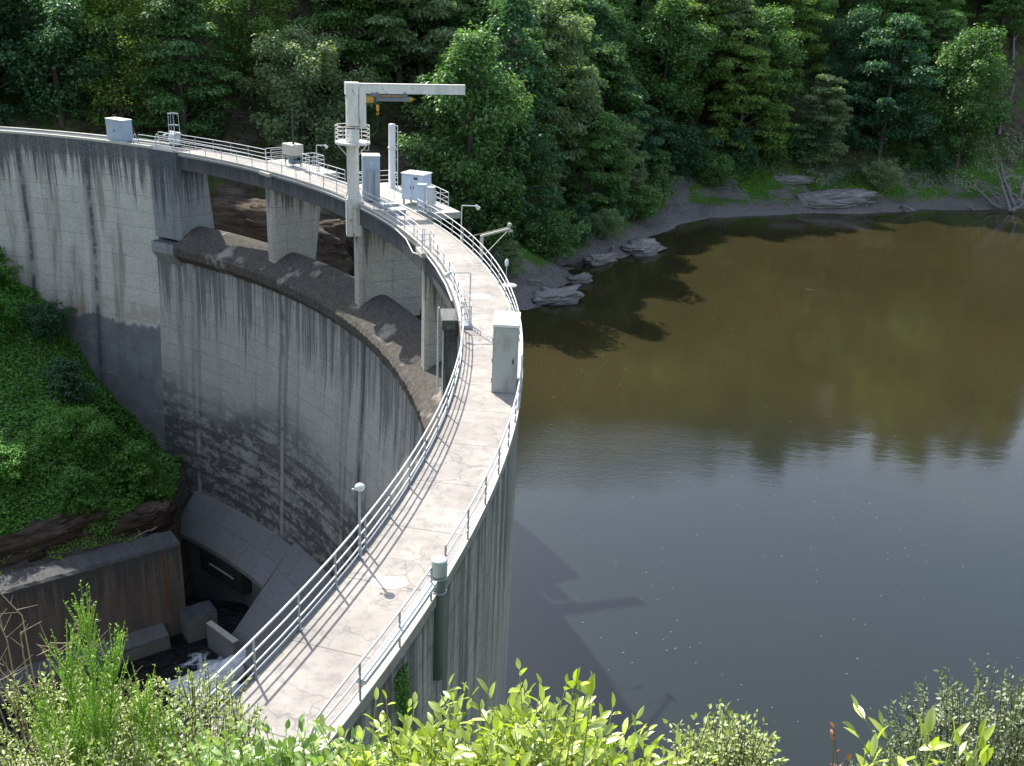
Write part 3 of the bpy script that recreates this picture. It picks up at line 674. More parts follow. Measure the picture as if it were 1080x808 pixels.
# ---------------------------------------------------------------- lamps
def gooseneck(label, ph, off, h, reach, side=1, rz=None, name='street_lamp'):
    t = thing(name, label, 'lamp', A(ph, off), ph if rz is None else rz)
    MB().tube((0, 0, 0), (0, 0, .4), .055, 8).tube((0, 0, 0), (0, 0, .02), .12, 8).build('base', M['white'], t)
    MB().path([(0, 0, .3), (0, 0, h-.08), (side*.03, 0, h-.01), (side*.12, 0, h), (side*reach, 0, h-.01)], .032, 8).build('pole', M['white'], t)
    d = side
    MB().lathe((0, 0, 0), [(.02, .13), (.07, .10), (.11, .0), (.15, -.14), (.155, -.17), (.02, -.19)], 14)
    mb = MB().lathe((0, 0, 0), [(.02, .17), (.07, .14), (.10, .04), (.135, -.12), (.14, -.15)], 14)
    c, s = math.cos(.75), math.sin(.75)*d
    mb.v = [(x*c - z*s*-1*0 + (z*-s), y, x*s*1 + z*c) for x, y, z in mb.v]
    mb.v = [(x+d*(reach+.02), y, z+h-.07) for x, y, z in mb.v]
    hd = mb.build('lamp_head', M['white'], t)
    g = MB().lathe((0, 0, 0), [(.125, -.14), (.09, -.18), (.01, -.20)], 14)
    g.v = [(x*c + (z*-s) + d*(reach+.02), y, x*s + z*c + h-.07) for x, y, z in g.v]; g.build('lamp_glass', M['lampglass'], hd)
    return t
gooseneck('white gooseneck lamp rising from the lake-side railing, left of the beige swing arm', 18.5, 2.78, 2.3, .95, 1, rz=5)
gooseneck('white gooseneck lamp far along the walkway, right of the hoist box cage', 38.6, 2.5, 2.45, .75, 1, rz=8)
gooseneck('grey gooseneck lamp at the stepped gate, its head hanging over the gorge', 4.6, .42, 2.7, 1.0, -1, rz=8)
gooseneck('small curved white lamp beside the ladder frame on the far walkway', 52.9, .25, 1.5, .65, -1, rz=20)
t = thing('post_lamp', 'thin grey post with a round white lamp head on the near gorge-side railing', 'lamp', A(-12.6, .12), 0)
MB().tube((0, 0, 0), (0, 0, 2.15), .034, 8).tube((0, 0, 0), (0, 0, .02), .09, 8).tube((0, 0, .03), (0, 0, .5), .045, 8).build('pole', M['galv'], t)
h = MB().lathe((.02, .0, 2.22), [(.02, -.10), (.09, -.08), (.14, -.01), (.13, .06), (.07, .11), (.01, .13)], 18).build('lamp_head', M['lampglass'], t)
MB().tube((-.16, .0, 2.14), (.02, 0, 2.14), .018, 6).box((-.17, 0, 2.14), (.06, .05, .07)).build('bracket', M['galv'], t)
t = thing('post_lamp', 'oval white lamp on a thin post outside the railing, beyond the tall box', 'lamp', A(10.4, 3.05, -.2), 10)
MB().tube((0, 0, 0), (0, 0, 1.35), .028, 8).build('pole', M['galv'], t)
MB().lathe((0, 0, 1.5), [(.01, -.2), (.07, -.17), (.105, -.05), (.11, .07), (.07, .18), (.01, .22)], 14).build('lamp_head', M['lampglass'], t)
MB().box((-.18, 0, .12), (.42, .07, .06)).build('bracket', M['galv'], t)
t = thing('drum_lid', 'round beige lid on a short stem outside the railing below the oval lamp', 'lid', A(11.6, 3.55, -1.5), 10)
MB().lathe((0, 0, 0), [(.42, 1.05), (.44, 1.09), (.42, 1.13), (.05, 1.17)], 22).build('lid', M['beige'], t)
MB().tube((0, 0, .0), (0, 0, 1.06), .06, 8).tube((0, 0, .85), (-.85, 0, .85), .045, 8).build('stem', M['galv'], t)
# beige swing arm (davit)
t = thing('davit_arm', 'beige swing arm with a stay and a lamp at its tip, outside the railing', 'davit', A(15.3, 2.95, -.7), 0)
MB().box((0, 0, 1.02), (.20, .20, 2.05), bevel=.02).build('post', M['beige'], t)
tip = (1.95, 5.2, 1.98)
dv = Vector((tip[0], tip[1], 0)).normalized()
TX, TY = 1.6, 2.4
MB().path([(-.03, 0, 2.0), (TX*.5, TY*.5, 1.98), (TX, TY, 1.96)], .085, 6).build('arm', M['beige'], t)
MB().path([(-.95, -.5, 2.0), (0, 0, 2.15), (TX, TY, 2.1)], .022, 6).tube((TX*.12, TY*.12, .8), (TX*.95, TY*.95, 1.9), .025, 6).build('stay', M['beige'], t)
MB().lathe((TX, TY, 1.92), [(.06, .42), (.13, .38), (.13, .22), (.06, .18), (.06, .02), (.20, -.05), (.22, -.13), (.05, -.15)], 14).build('lamp_head', M['beige'], t)
# ---------------------------------------------------------------- boxes near the walkway
bx = A(-1.2, 2.02)
t = thing('tall_cabinet', 'tall grey-green box with a white lid standing on the lake side of the walkway', 'cabinet', bx, -1.2)
MB().box((0, .0, 1.36), (.98, 1.72, 2.72), bevel=.012).build('body', M['boxgrey'], t)
MB().box((0, .0, 2.80), (1.04, 1.78, .12), bevel=.015).build('lid', M['boxtop'], t)
for z in (.5, 1.35, 2.2): MB().tube((-.505, -.82, z-.09), (-.505, -.82, z+.09), .018, 6).build('hinge', M['galv'], t)
MB().box((.0, -.868, 1.36), (.86, .012, 2.5)).build('door', M['boxgrey'], t)
MB().box((.33, -.882, 1.35), (.05, .03, .2)).build('lock', M['black'], t)
MB().path([(.30, .75, 2.87), (.30, .75, 3.02), (-.05, .75, 3.02), (-.05, .75, 2.87)], .02, 6).build('handle', M['galv'], t)
sp_ = A(-13.3, 2.72)
t = thing('standpipe', 'thick grey-green standpipe with a pale cap, clamped to the dam beside the railing', 'pipe', (sp_[0], sp_[1], -2.8), 0)
MB().lathe((0, 0, 0), [(.185, 0), (.19, .02), (.19, 3.40), (.185, 3.42)], 28).build('pipe', M['pipe'], t)
MB().lathe((0, 0, 3.42), [(.205, -.12), (.215, -.10), (.215, .32), (.205, .34), (.1, .355), (.01, .36)], 28).build('cap', M['pipetop'], t)
for z in (2.78, 3.22): MB().lathe((0, 0, z), [(.192, -.02), (.215, -.02), (.215, .02), (.192, .02)], 24).box((-.25, .05, z), (.12, .05, .05)).build('clamp', M['galv'], t)
t = thing('steel_cabinet', 'blue-grey steel box with a small yellow label, alone on the far left of the crest', 'cabinet', A(59.8, 1.35), 59)
MB().box((0, 0, 1.02), (1.15, 2.35, 1.96), bevel=.02).build('body', M['bluegrey'], t)
MB().box((0, 0, 2.03), (1.22, 2.42, .07), bevel=.01).build('lid', M['boxtop'], t)
MB().box((-.585, .85, 1.2), (.012, .32, .16)).build('label_plate', M['yellow_mark'], t)
for dy in (-.58, .58): d_ = MB().box((-.583, dy, 1.0), (.014, 1.08, 1.75)).build('door', M['bluegrey'], t); MB().box((-.60, dy*.15, 1.0), (.03, .04, .2)).build('handle', M['black'], d_)
# ladder frame with little white machine
t = thing('ladder_frame', 'thin grey ladder frame over a small white gearbox, far end of the walkway', 'frame', A(55.0, 2.45), 55)
mb = MB()
for x, y in ((-.3, -.5), (.3, -.5), (-.3, .42), (.3, .42)): mb.tube((x, y, .05), (x*.9, y*.8, 2.95), .035, 6)
for hh in (1.1, 1.9, 2.95): mb.path([(-.29, -.46, hh), (.29, -.46, hh), (.29, .4, hh), (-.29, .4, hh)], .03, 6, closed=True)
mb.tube((-.29, 0, 1.1), (-.28, 0, 2.95), .03, 6)
mb.build('frame', M['galv'], t)
MB().box((0, .0, .62), (.75, .95, 1.1), bevel=.1).tube((-.5, .1, .7), (.5, .1, .7), .26, 12).tube((0, -.9, 1.2), (0, .6, 1.2), .13, 10).build('gearbox', M['white'], t)
# hoist box with black rod
t = thing('gate_hoist', 'cement-coloured hoist box with a tall black rod beside the far walkway', 'hoist', A(42.6, 3.35), 42.6)
MB().box((0, 0, 1.42), (1.15, 1.65, .92), bevel=.03).build('housing', M['cementbox'], t)
mb = MB()
for x, y in ((-.4, -.6), (.4, -.6), (-.4, .6), (.4, .6)): mb.box((x, y, .48), (.09, .09, .96))
mb.box((0, 0, .85), (.95, 1.4, .12)); mb.tube((0, -.35, .45), (0, -1.15, .45), .17, 10); mb.box((0, .1, .45), (.5, .5, .6)); mb.build('stand', M['hoist'], t)
MB().tube((.0, -.15, 1.88), (.0, -.15, 4.7), .10, 10).tube((0, -.15, 4.7), (0, -.15, 4.82), .05, 8).build('rod', M['black'], t)
# equipment round the crane
t = thing('tall_cabinet', 'tall blue-grey cabinet with two front ducts standing right behind the crane column', 'cabinet', A(29.9, 1.55), 12)
MB().box((0, 0, 1.62), (1.25, 1.2, 3.24), bevel=.02).build('body', M['bluegrey'], t)
MB().box((0, 0, 3.27), (1.31, 1.26, .07), bevel=.01).build('lid', M['boxtop'], t)
for dx in (-.12, .38):
    d_ = MB().box((dx, -.68, 1.30), (.26, .16, 1.85), bevel=.02).box((dx, -.69, 2.26), (.32, .2, .07)).build('duct', M['galv'], t)
MB().box((.0, -.63, 2.75), (.16, .05, .12)).build('plate', M['white'], t)
MB().box((-.632, 0, 1.7), (.014, 1.02, 2.7)).build('door', M['bluegrey'], t)
MB().path([(.2, -.7, .38), (.2, -.85, .2), (.1, -1.1, .06), (-.3, -1.3, .05)], .03, 6).build('cable', M['black'], t)
t = thing('switch_cabinet', 'pale blue double-door cabinet on feet on the crane platform', 'cabinet', A(27.9, 4.0), -22)
MB().box((0, 0, 1.30), (1.75, 1.35, 1.85), bevel=.02).build('body', M['lightblue'], t)
MB().box((0, 0, 2.26), (1.86, 1.46, .08), bevel=.015).build('lid', M['boxtop'], t)
for x, y in ((-.75, -.55), (.75, -.55), (-.75, .55), (.75, .55)): MB().box((x, y, .19), (.12, .12, .38)).build('foot', M['galv'], t)
for dx in (-.44, .44): d_ = MB().box((dx, -.69, 1.30), (.82, .03, 1.7), bevel=.008).build('door', M['lightblue'], t); MB().box((dx*.25, -.72, 1.3), (.04, .04, .22)).build('handle', M['black'], d_)
MB().box((.3, -.715, 1.98), (.3, .02, .16)).build('sign_plate', M['black'], t)
t = thing('duct_cabinet', 'two narrow pale boxes on one steel stand in front of the double-door cabinet', 'cabinet', A(25.4, 3.35), -15)
MB().box((-.28, 0, 1.22), (.55, .5, 1.5), bevel=.02).box((-.28, -.01, 2.0), (.61, .56, .06)).build('left_box', M['lightblue'], t)
MB().box((.38, .1, 1.22), (.45, .5, 1.2), bevel=.02).box((.38, .09, 1.85), (.51, .56, .06)).build('right_box', M['white'], t)
mb = MB()
for x in (-.5, 0, .58): mb.box((x, 0, .24), (.07, .35, .48))
mb.box((.05, 0, .47), (1.2, .42, .05)); mb.tube((-.6, -.3, .1), (.7, -.3, .1), .07, 8).tube((-.2, -.3, .1), (-.2, -.1, .5), .05, 8); mb.build('stand', M['galv'], t)
for k, (ph, off, sx, lb) in enumerate(((27.3, 1.6, 1.3, 'pale flat hatch cover on the walkway nearest to the crane column'), (25.6, 1.35, 1.1, 'pale flat hatch cover on the walkway in front of the blue cabinets'))):
    t = thing('hatch_cover', lb, 'hatch', A(ph, off), ph)
    MB().box((0, 0, .34), (sx, .95, .06), bevel=.01).build('lid', M['boxtop'], t); MB().box((0, 0, .16), (sx-.1, .8, .30)).build('frame', M['galv'], t)
# white mast with ladder
mx = A(32.9, 5.15)
t = thing('mast', 'slim white round mast with a thin ladder rail on the crane platform', 'mast', mx, 0)
MB().lathe((0, 0, 0), [(.34, 0), (.34, .04), (.27, .06), (.27, 4.85), (.24, 4.92), (.02, 4.96)], 20).build('tube', M['white'], t)
mb = MB().tube((.45, -.12, .9), (.45, -.12, 4.85), .035, 6)
for z in (1.0, 2.2, 3.0, 3.4, 4.4, 4.8): mb.tube((.2, -.08, z), (.47, -.12, z), .028, 6)
mb.build('ladder_rail', M['white'], t)
MB().lathe((0, 0, 3.1), [(.275, -.07), (.33, -.07), (.33, .07), (.275, .07)], 16).box((-.1, -.33, 3.12), (.22, .2, .2)).build('collar', M['white'], t)
# ---------------------------------------------------------------- jib crane
cb = A(29.35, -.12, 0)
crane = thing('jib_crane', 'tall white jib crane with a basket platform and a long horizontal boom over the walkway', 'crane', (cb[0], cb[1], -2.45), 0)
Q = lambda z: z+2.45
mb = MB()
mb.box((0, 0, Q(-1.05)), (1.12, 1.12, 2.75), 12, bevel=.03)
for x in (-.52, -.18, .18, .52): mb.box((x*math.cos(.21)+.58*math.sin(.21), x*math.sin(.21)-.58*math.cos(.21), Q(-1.1)), (.05, .09, 2.5), 12)
mb.build('pedestal', M['crane'], crane)
mb = MB().lathe((0, 0, Q(.3)), [(.62, 0), (.64, .02), (.64, .10), (.50, .13), (.46, .34), (.46, .36)], 24)
for k in range(12): a = k*math.pi/6; mb.tube((.56*math.cos(a), .56*math.sin(a), Q(.38)), (.56*math.cos(a), .56*math.sin(a), Q(.52)), .035, 6)
for k in range(8): a = k*math.pi/4+.2; mb.prism([(0, 0), (.14, 0), (0, .42)], -.02, .02); n0 = len(mb.v)-6; mb.v[n0:] = [((.44+x)*math.cos(a)-y*math.sin(a), (.44+x)*math.sin(a)+y*math.cos(a), Q(.42)+z) for x, y, z in mb.v[n0:]]
mb.build('flange', M['crane'], crane)
MB().lathe((0, 0, 0), [(.44, Q(.5)), (.44, Q(3.9)), (.50, Q(4.0)), (.50, Q(5.25)), (.44, Q(5.3))], 28).build('column', M['crane'], crane)
MB().lathe((0, 0, Q(5.42)), [(.455, -.1), (.50, -.1), (.50, .06), (.455, .06)], 24).build('rust_ring', M['rust'], crane)
bd = Vector((.9535, .3015, 0)); bn = Vector((-bd.y, bd.x, 0)); ang = math.degrees(math.atan2(bd.y, bd.x))
mb = MB().box((0, 0, Q(6.85)), (.80, .80, 2.75), ang, bevel=.03)
mb.box((bd.x*.72, bd.y*.72, Q(6.75)), (.50, .55, 2.9), ang, bevel=.02)
mb.build('upper_column', M['crane'], crane)
# basket
pf = MB().lathe((.0, 0, Q(4.28)), [(.45, -.05), (1.28, -.05), (1.28, .09), (1.24, .09), (.45, .02)], 12, False).build('platform', M['crane'], crane)
mb = MB(); oct_ = [(1.24*math.cos(a*math.pi/4+.39), 1.24*math.sin(a*math.pi/4+.39)) for a in range(8)]
for hh in (.38, .66, .94, 1.2): mb.path([(x, y, Q(4.3+hh)) for x, y in oct_], .026, 6, closed=True)
for x, y in oct_: mb.tube((x, y, Q(4.3)), (x, y, Q(5.5)), .032, 6)
mb.build('guard_rail', M['crane'], pf)
mb = MB()
for a in (.4, 1.97, 3.54, 5.1): MB().tube((.42*math.cos(a), .42*math.sin(a), Q(3.4)), (1.15*math.cos(a), 1.15*math.sin(a), Q(4.24)), .045, 6).build('brace', M['crane'], pf)
MB().path([(.62, -.2, Q(3.85)), (1.2, -.3, Q(3.85)), (1.2, -.3, Q(4.25))], .03, 6).build('bracket', M['crane'], pf)
# boom: I section, slightly tapered top line
L = 8.15; mb = MB()
def ibox(x0, x1, y0, y1, z0, z1):
    vs = []
    for z in (z0, z1):
        for x, y in ((x0, y0), (x1, y0), (x1, y1), (x0, y1)):
            q = bd*x+bn*y; vs.append((q.x, q.y, z))
    mb.add(vs, [(3,2,1,0), (4,5,6,7), (0,1,5,4), (1,2,6,5), (2,3,7,6), (3,0,4,7)])
ibox(.15, L, -.20, .20, Q(8.36), Q(8.40)); ibox(.15, L, -.20, .20, Q(7.72), Q(7.76)); ibox(.15, L, -.16, -.13, Q(7.76), Q(8.36)); ibox(.15, L, .13, .16, Q(7.76), Q(8.36)); ibox(L-.03, L+.02, -.22, .22, Q(7.70), Q(8.42))
ibox(-.46, .5, -.44, .44, Q(8.2), Q(8.45)); ibox(-.46, .42, -.42, .42, Q(7.62), Q(8.2)); mb.build('boom', M['crane'], crane)
hp = lambda x, y, z: tuple((bd*x+bn*y)[:2])+(Q(z),)
hb = MB()
hb.tube(hp(1.75, 0, 7.36), hp(4.1, 0, 7.36), .175, 14).tube(hp(1.5, -.05, 7.62), hp(4.0, -.05, 7.62), .06, 6)
for x in (1.75, 3.75): hb.box(hp(x, 0, 7.62), (.22, .34, .34), ang).tube(hp(x, -.28, 7.72), hp(x, -.2, 7.72), .12, 10).tube(hp(x, .2, 7.72), hp(x, .28, 7.72), .12, 10)
hb.box(hp(1.55, 0, 7.66), (.55, .5, .22), ang); hob = hb.build('hoist', M['hoist'], crane)
MB().tube(hp(.78, 0, 7.34), hp(1.5, 0, 7.34), .26, 14).tube(hp(4.1, 0, 7.34), hp(4.38, 0, 7.34), .19, 12, .1).tube(hp(1.8, -.2, 7.57), hp(3.7, -.2, 7.57), .035, 6).build('motor', M['yellow'], hob)
MB().tube(hp(1.78, 0, 7.2), hp(1.78, 0, 6.9), .012, 5).tube(hp(1.88, 0, 7.2), hp(1.88, 0, 6.9), .012, 5).build('wire', M['black'], hob)
MB().box(hp(1.83, 0, 6.72), (.2, .14, .42), ang, bevel=.04).path([hp(1.83, 0, 6.5), hp(1.9, 0, 6.36), hp(1.83, 0, 6.24), hp(1.73, 0, 6.3), hp(1.74, 0, 6.38)], .035, 6).build('hook', M['yellow'], hob)
MB().path([hp(1.83, 0, 6.3), hp(1.84, 0, 5.6), hp(1.75, 0, 5.1), hp(1.5, 0, 4.85), hp(1.25, 0, 4.8)], .022, 5).build('cable', M['black'], hob)
# pipes clipped along the downstream edge of the bridge
tag(MB().sweep(30.4, 52, 26, [(-.10, -.18), (-.10, -.12), (-.04, -.12), (-.04, -.18)]).build('conduit', M['white'], None), 'thin pale conduit clipped along the edge of the far bridge spans', 'pipe')
pts = [A(28.2, -.12, -.15), A(26, -.12, -.12), A(23, -.10, -.12), A(20.5, -.12, -.3), A(19, -.16, -.75), A(18.0, -.02, -.6), A(17.8, .02, -.45)]
tag(MB().path(pts, .045, 6).build('conduit', M['white'], None), 'sagging white conduit along the bridge edge between the crane and the small pier cage', 'pipe')
pts = [A(16.5, -.08, -.12), A(14, -.12, -.12), A(11, -.12, -.12), A(8.6, -.12, -.15)]
tag(MB().path(pts, .045, 6).build('conduit', M['white'], None), 'white conduit along the bridge edge from the small pier cage towards the stepped gate', 'pipe')
tag(MB().path([A(8.25, -.83, -.35), A(8.25, -.85, -.6), A(8.25, -.85, -5)], .05, 6).build('conduit', M['white'], None), 'vertical pale pipe down the side of the low pier nearest the stepped gate', 'pipe')
for k, (ph, off, r, sq, lb) in enumerate(((-13.35, 1.35, .50, .62, 'round white patch on the walkway near the grey-green standpipe'), (8.9, 1.35, .62, .8, 'whitish stain on the walkway beyond the tall white-topped box'))):
    mb = MB(); rg = random.Random(k); vs = [(r*math.cos(a*.2618)*(1+rg.uniform(-.06, .06)), r*sq*math.sin(a*.2618)*(1+rg.uniform(-.06, .06)), 0) for a in range(24)]
    mb.add(vs, [tuple(range(24))]); q = A(ph, off, .003); mb.v = [(x+q[0], y+q[1], q[2]) for x, y, z in mb.v]
    tag(mb.build('surface_patch', M['patch'], None), lb, 'patch')
# ---------------------------------------------------------------- stilling basin walls
e = Vector((-.80, -.60, 0)); nn = Vector((-.60, .80, 0)); O = Vector((P0[0], P0[1], 0))
def W(a, s, z): q = O+e*a+nn*s; return (q.x, q.y, z)
def wprism(name, mat, poly, a0, a1, n, t, wob=0.0, seed=0):      # poly (s,z) extruded downstream
    rg = np.random.default_rng(seed); mb = MB(); m = len(poly); vs = []; uv = []
    for i in range(n+1):
        a = a0+(a1-a0)*i/n
        for (s_, z) in poly: vs.append(W(a, s_+rg.normal()*wob*.4, z+rg.normal()*wob if z > -43 else z))
    fs = []
    for i in range(n):
        a = a0+(a1-a0)*i/n; b = a0+(a1-a0)*(i+1)/n
        for j in range(m):
            k = (j+1) % m; fs.append((i*m+j, i*m+k, (i+1)*m+k, (i+1)*m+j)); z0, z1 = poly[j][1], poly[k][1]
            if abs(z1-z0) < .5: z0, z1 = poly[j][0], poly[k][0]
            uv.append([(a, z0), (a, z1), (b, z1), (b, z0)])
    mb.add(vs, fs, False, uv); mb.add(vs, [tuple(range(m)), tuple(range((n+1)*m-1, n*m-1, -1))])
    return mb.build(name, M[mat], t, world=True)
tw = thing('training_wall', 'dark stained concrete wall along the far side of the stilling basin at the foot of the dam', 'wall', W(0, 0, POOL))
wprism('wall', 'channel', [(0, -46), (0, -32.75), (.25, -32.55), (2.6, -32.5), (2.6, -46)], -1.2, 34, 70, tw, .05, 1)
wprism('bench', 'toe', [(-1.7, -46), (-1.7, -40.9), (-1.55, -40.7), (-.02, -40.2), (-.02, -46)], 1.0, 34, 40, tw, .03, 2)
wprism('block', 'toe', [(-1.9, -46), (-1.9, -39.6), (-1.75, -39.4), (-.02, -39.3), (-.02, -46)], -3.4, -.6, 6, tw, .04, 3)
mb = MB(); 
mb.add([W(.3, -.10, -33.2), W(.52, -.10, -33.2), W(.52, -.10, -39.2), W(.3, -.10, -39.2), W(.3, -.01, -33.2), W(.52, -.01, -33.2), W(.52, -.01, -39.2), W(.3, -.01, -39.2)], [(0,1,2,3), (4,5,1,0), (7,6,5,4), (1,5,6,2), (0,3,7,4), (3,2,6,7)])
mb.build('rust_streak', M['rust'], tw, world=True)  # thin raised strip standing in for the orange rust streak
# bottom outlet: solid block painted black for the dark opening, its bar, wing wall
og = thing('outlet_gate', 'dark rectangular outlet opening with a pale bar in the toe of the dam', 'gate', A(44, -4.8, -39))
for nm, mt_, pr_, a0, a1 in (('recess', 'black', [(-4.64, -37.5), (-4.64, -39.9), (-3.4, -39.9), (-3.4, -37.5)], 41.6, 47.8), ('bar', 'galv', [(-4.75, -38.55), (-4.75, -38.7), (-4.66, -38.7), (-4.66, -38.55)], 42.8, 46.4)):
    MB().sweep(a0, a1, 8, pr_).build(nm, M[mt_], og, world=True)
ww = thing('wing_wall', 'short grey concrete wall standing out of the foaming water beside the chute slab', 'wall', A(35.8, -10, POOL))
q = [(-26.3, 75.9, 0), (-23.1, 73.2, 0), (-23.45, 72.8, 0), (-26.65, 75.5, 0)]
MB().add([(x, y, -45) for x, y, z in q]+[(x, y, -39.5) for x, y, z in q], [(3,2,1,0), (4,5,6,7)]+[(k, (k+1)%4, 4+(k+1)%4, 4+k) for k in range(4)]).build('wall', M['toe'], ww, world=True)
MB().add([(x, y, -39.49) for x, y, z in q]+[(x, y, -39.36) for x, y, z in q], [(3,2,1,0), (4,5,6,7)]+[(k, (k+1)%4, 4+(k+1)%4, 4+k) for k in range(4)]).build('coping', M['cementbox'], ww, world=True)
# ---------------------------------------------------------------- forest on the far hillside
def slope_leaves(name, label, cat, xy, hmax, n, leaf, kind, seed, clump=2.0, w=.7):
    """loose leaf cover growing out of the ground; xy(rng, n) gives candidate points"""
    rng = np.random.default_rng(seed); x, y = xy(rng, n)
    z = ground_z(x, y); e = .3
    gxn = (ground_z(x+e, y)-z)/e; gyn = (ground_z(x, y+e)-z)/e
    nrm = np.stack([-gxn, -gyn, np.ones(len(x))], 1); nrm /= np.linalg.norm(nrm, axis=1)[:, None]
    cl = np.clip(.5+1.6*fbm(x/clump, y/clump, seed, 3), 0, 1)**1.5
    hgt = hmax*cl*rng.uniform(.35, 1, len(x))+.06
    C = np.stack([x, y, z], 1)+nrm*hgt[:, None]+rng.normal(size=(len(x), 3))*.06
    N = nrm*.5+np.array([0, 0, .7])+rng.normal(size=(len(x), 3))*.5
    L = leaf*rng.uniform(.6, 1.4, len(x)); V, F = leaf_cards(C, N, rng.normal(size=(len(x), 3))-nrm*.4, L, L*w)
    return tag(link_mesh(name, np_mesh(name, V, F), M[kind]), label, cat, kind='stuff')
fr = np.random.default_rng(42); taken = []
def free(x, y, d): return all((x-a)**2+(y-b)**2 > d*d for a, b in taken)
SPECIES = {'beech': 'broad beech tree', 'oak': 'rounded oak tree', 'fir': 'narrow conifer'}
TONE = {'dark': 'dark green', 'mid': 'mid green', 'bright': 'light green', 'silver': 'silvery green'}
def zone(x, y, z):
    px = x/max(y, 1)
    if z > 14: return 'standing high on the far hillside', 'high'
    if px < -.33: return 'behind the far left end of the dam crest', 'left'
    if px < -.12: return 'behind the far walkway and the crane', 'crane'
    if px < .06: return 'on the slope right of the crane', 'mid'
    if px < .34: return 'above the gravel shore of the lake', 'shore'
    return 'on the hillside above the bare right-hand bank', 'right'
# the trees one recognises in the photograph, each with its own label
named = [
 ('oak2', -50, 127, 'bright', 1.40, 'big light green tree catching the sun behind the blue-grey box on the crest', -.5),
 ('beech2', -42, 126, 'mid', 1.25, 'tall green tree right behind the ladder frame on the far walkway', 0),
 ('oak1', -27.5, 127, 'silver', 1.42, 'pale silvery tree leaning over the hoist box with the black rod', 0),
 ('oak2', -35.5, 134, 'bright', 1.3, 'light green sunlit tree between the two big trees behind the far walkway', 0),
 ('beech1', 56, 192.5, 'silver', 1.2, 'slender pale green tree lit by the sun in the middle of the dark wood', 0),
 ('beech3', 51, 205, 'bright', 1.35, 'yellow-green sunlit tree above and left of the slender pale one', 0),
 ('beech3', 12, 150, 'mid', 1.1, 'spreading green beech low on the slope above the lake corner', 0),
 ('fir', 17, 160, 'silver', .95, 'bluish narrow tree standing among the beeches above the lake corner', 0),
 ('beech1', 73, 205, 'mid', 1.15, 'wide dark-based beech right of the slender pale tree', 0),
]
for k, x, y, kd, s_, lb, dz in named:
    tree(k, x, y, kd, lb, s=s_, rz=fr.uniform(0, 360)); taken.append((x, y))
cand = []
for gy_ in np.arange(100, 330, 6.6):
    for gx_ in np.arange(-95, 190, 6.6):
        cand.append((gx_+fr.uniform(-3, 3), gy_+fr.uniform(-3, 3)))
fr.shuffle(cand)
rows = []
for x, y in cand:
    if abs(x+.02*y) > .535*y+7: continue
    u = float(shore_dist(np.array([x]), np.array([y]))[0]); z = float(ground_z(x, y))
    px = x/y
    if u < (9.5 if px < .19 else 12) + 1.5*math.sin(x*.21): continue
    if x < -8 and z < -5: continue
    px = x/y
    if px > .43 and z < 9: continue
    if x < -8 and u < 17: continue
    hi = z > 22
    if hi and (px < -.35 or z > 72): continue
    if not free(x, y, 10.5 if hi else 6.6): continue
    if any(4 < -(x-a)*.505+(y-b)*.863 < rg_ and abs((x-a)*.863+(y-b)*.505) < 6.5 for a, b, rg_ in ((-50, 127, 24), (-27.5, 127, 20), (-35.5, 134, 18), (56, 192.5, 18))): continue
    taken.append((x, y)); rows.append((x, y, z, px, hi, u))
rows.sort(key=lambda r: r[1]); rows = rows[:285]
for x, y, z, px, hi, u_ in rows:
    r = fr.random(); n2 = vnoise(x/17, y/17, 5)
    sp = 'fir' if r < .10 else ('oak' if r < .38 else 'beech')
    key = {'fir': 'fir', 'oak': ['oak1', 'oak2'][int(fr.integers(2))], 'beech': ['beech1', 'beech2', 'beech3'][int(fr.integers(3))]}[sp]
    n2 += .25*(fr.random()-.5); kd = 'dark' if n2 < .30 else ('mid' if n2 < .60 else ['bright', 'silver', 'mid'][int(fr.integers(3))])
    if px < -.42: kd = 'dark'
    zt, zk = zone(x, y, z)
    lb = '%s %s %s' % (TONE[kd], SPECIES[sp], zt)
    s_ = fr.uniform(1.05, 1.5)*(1.1 if hi else 1)
    if u_ < 24: s_ *= 1.22
    if x < 24 and y < 165: s_ *= 1.12
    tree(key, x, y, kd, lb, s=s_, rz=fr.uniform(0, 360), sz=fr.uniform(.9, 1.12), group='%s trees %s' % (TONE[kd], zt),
         name={'fir': 'conifer_tree', 'oak': 'oak_tree', 'beech': 'beech_tree'}[sp])
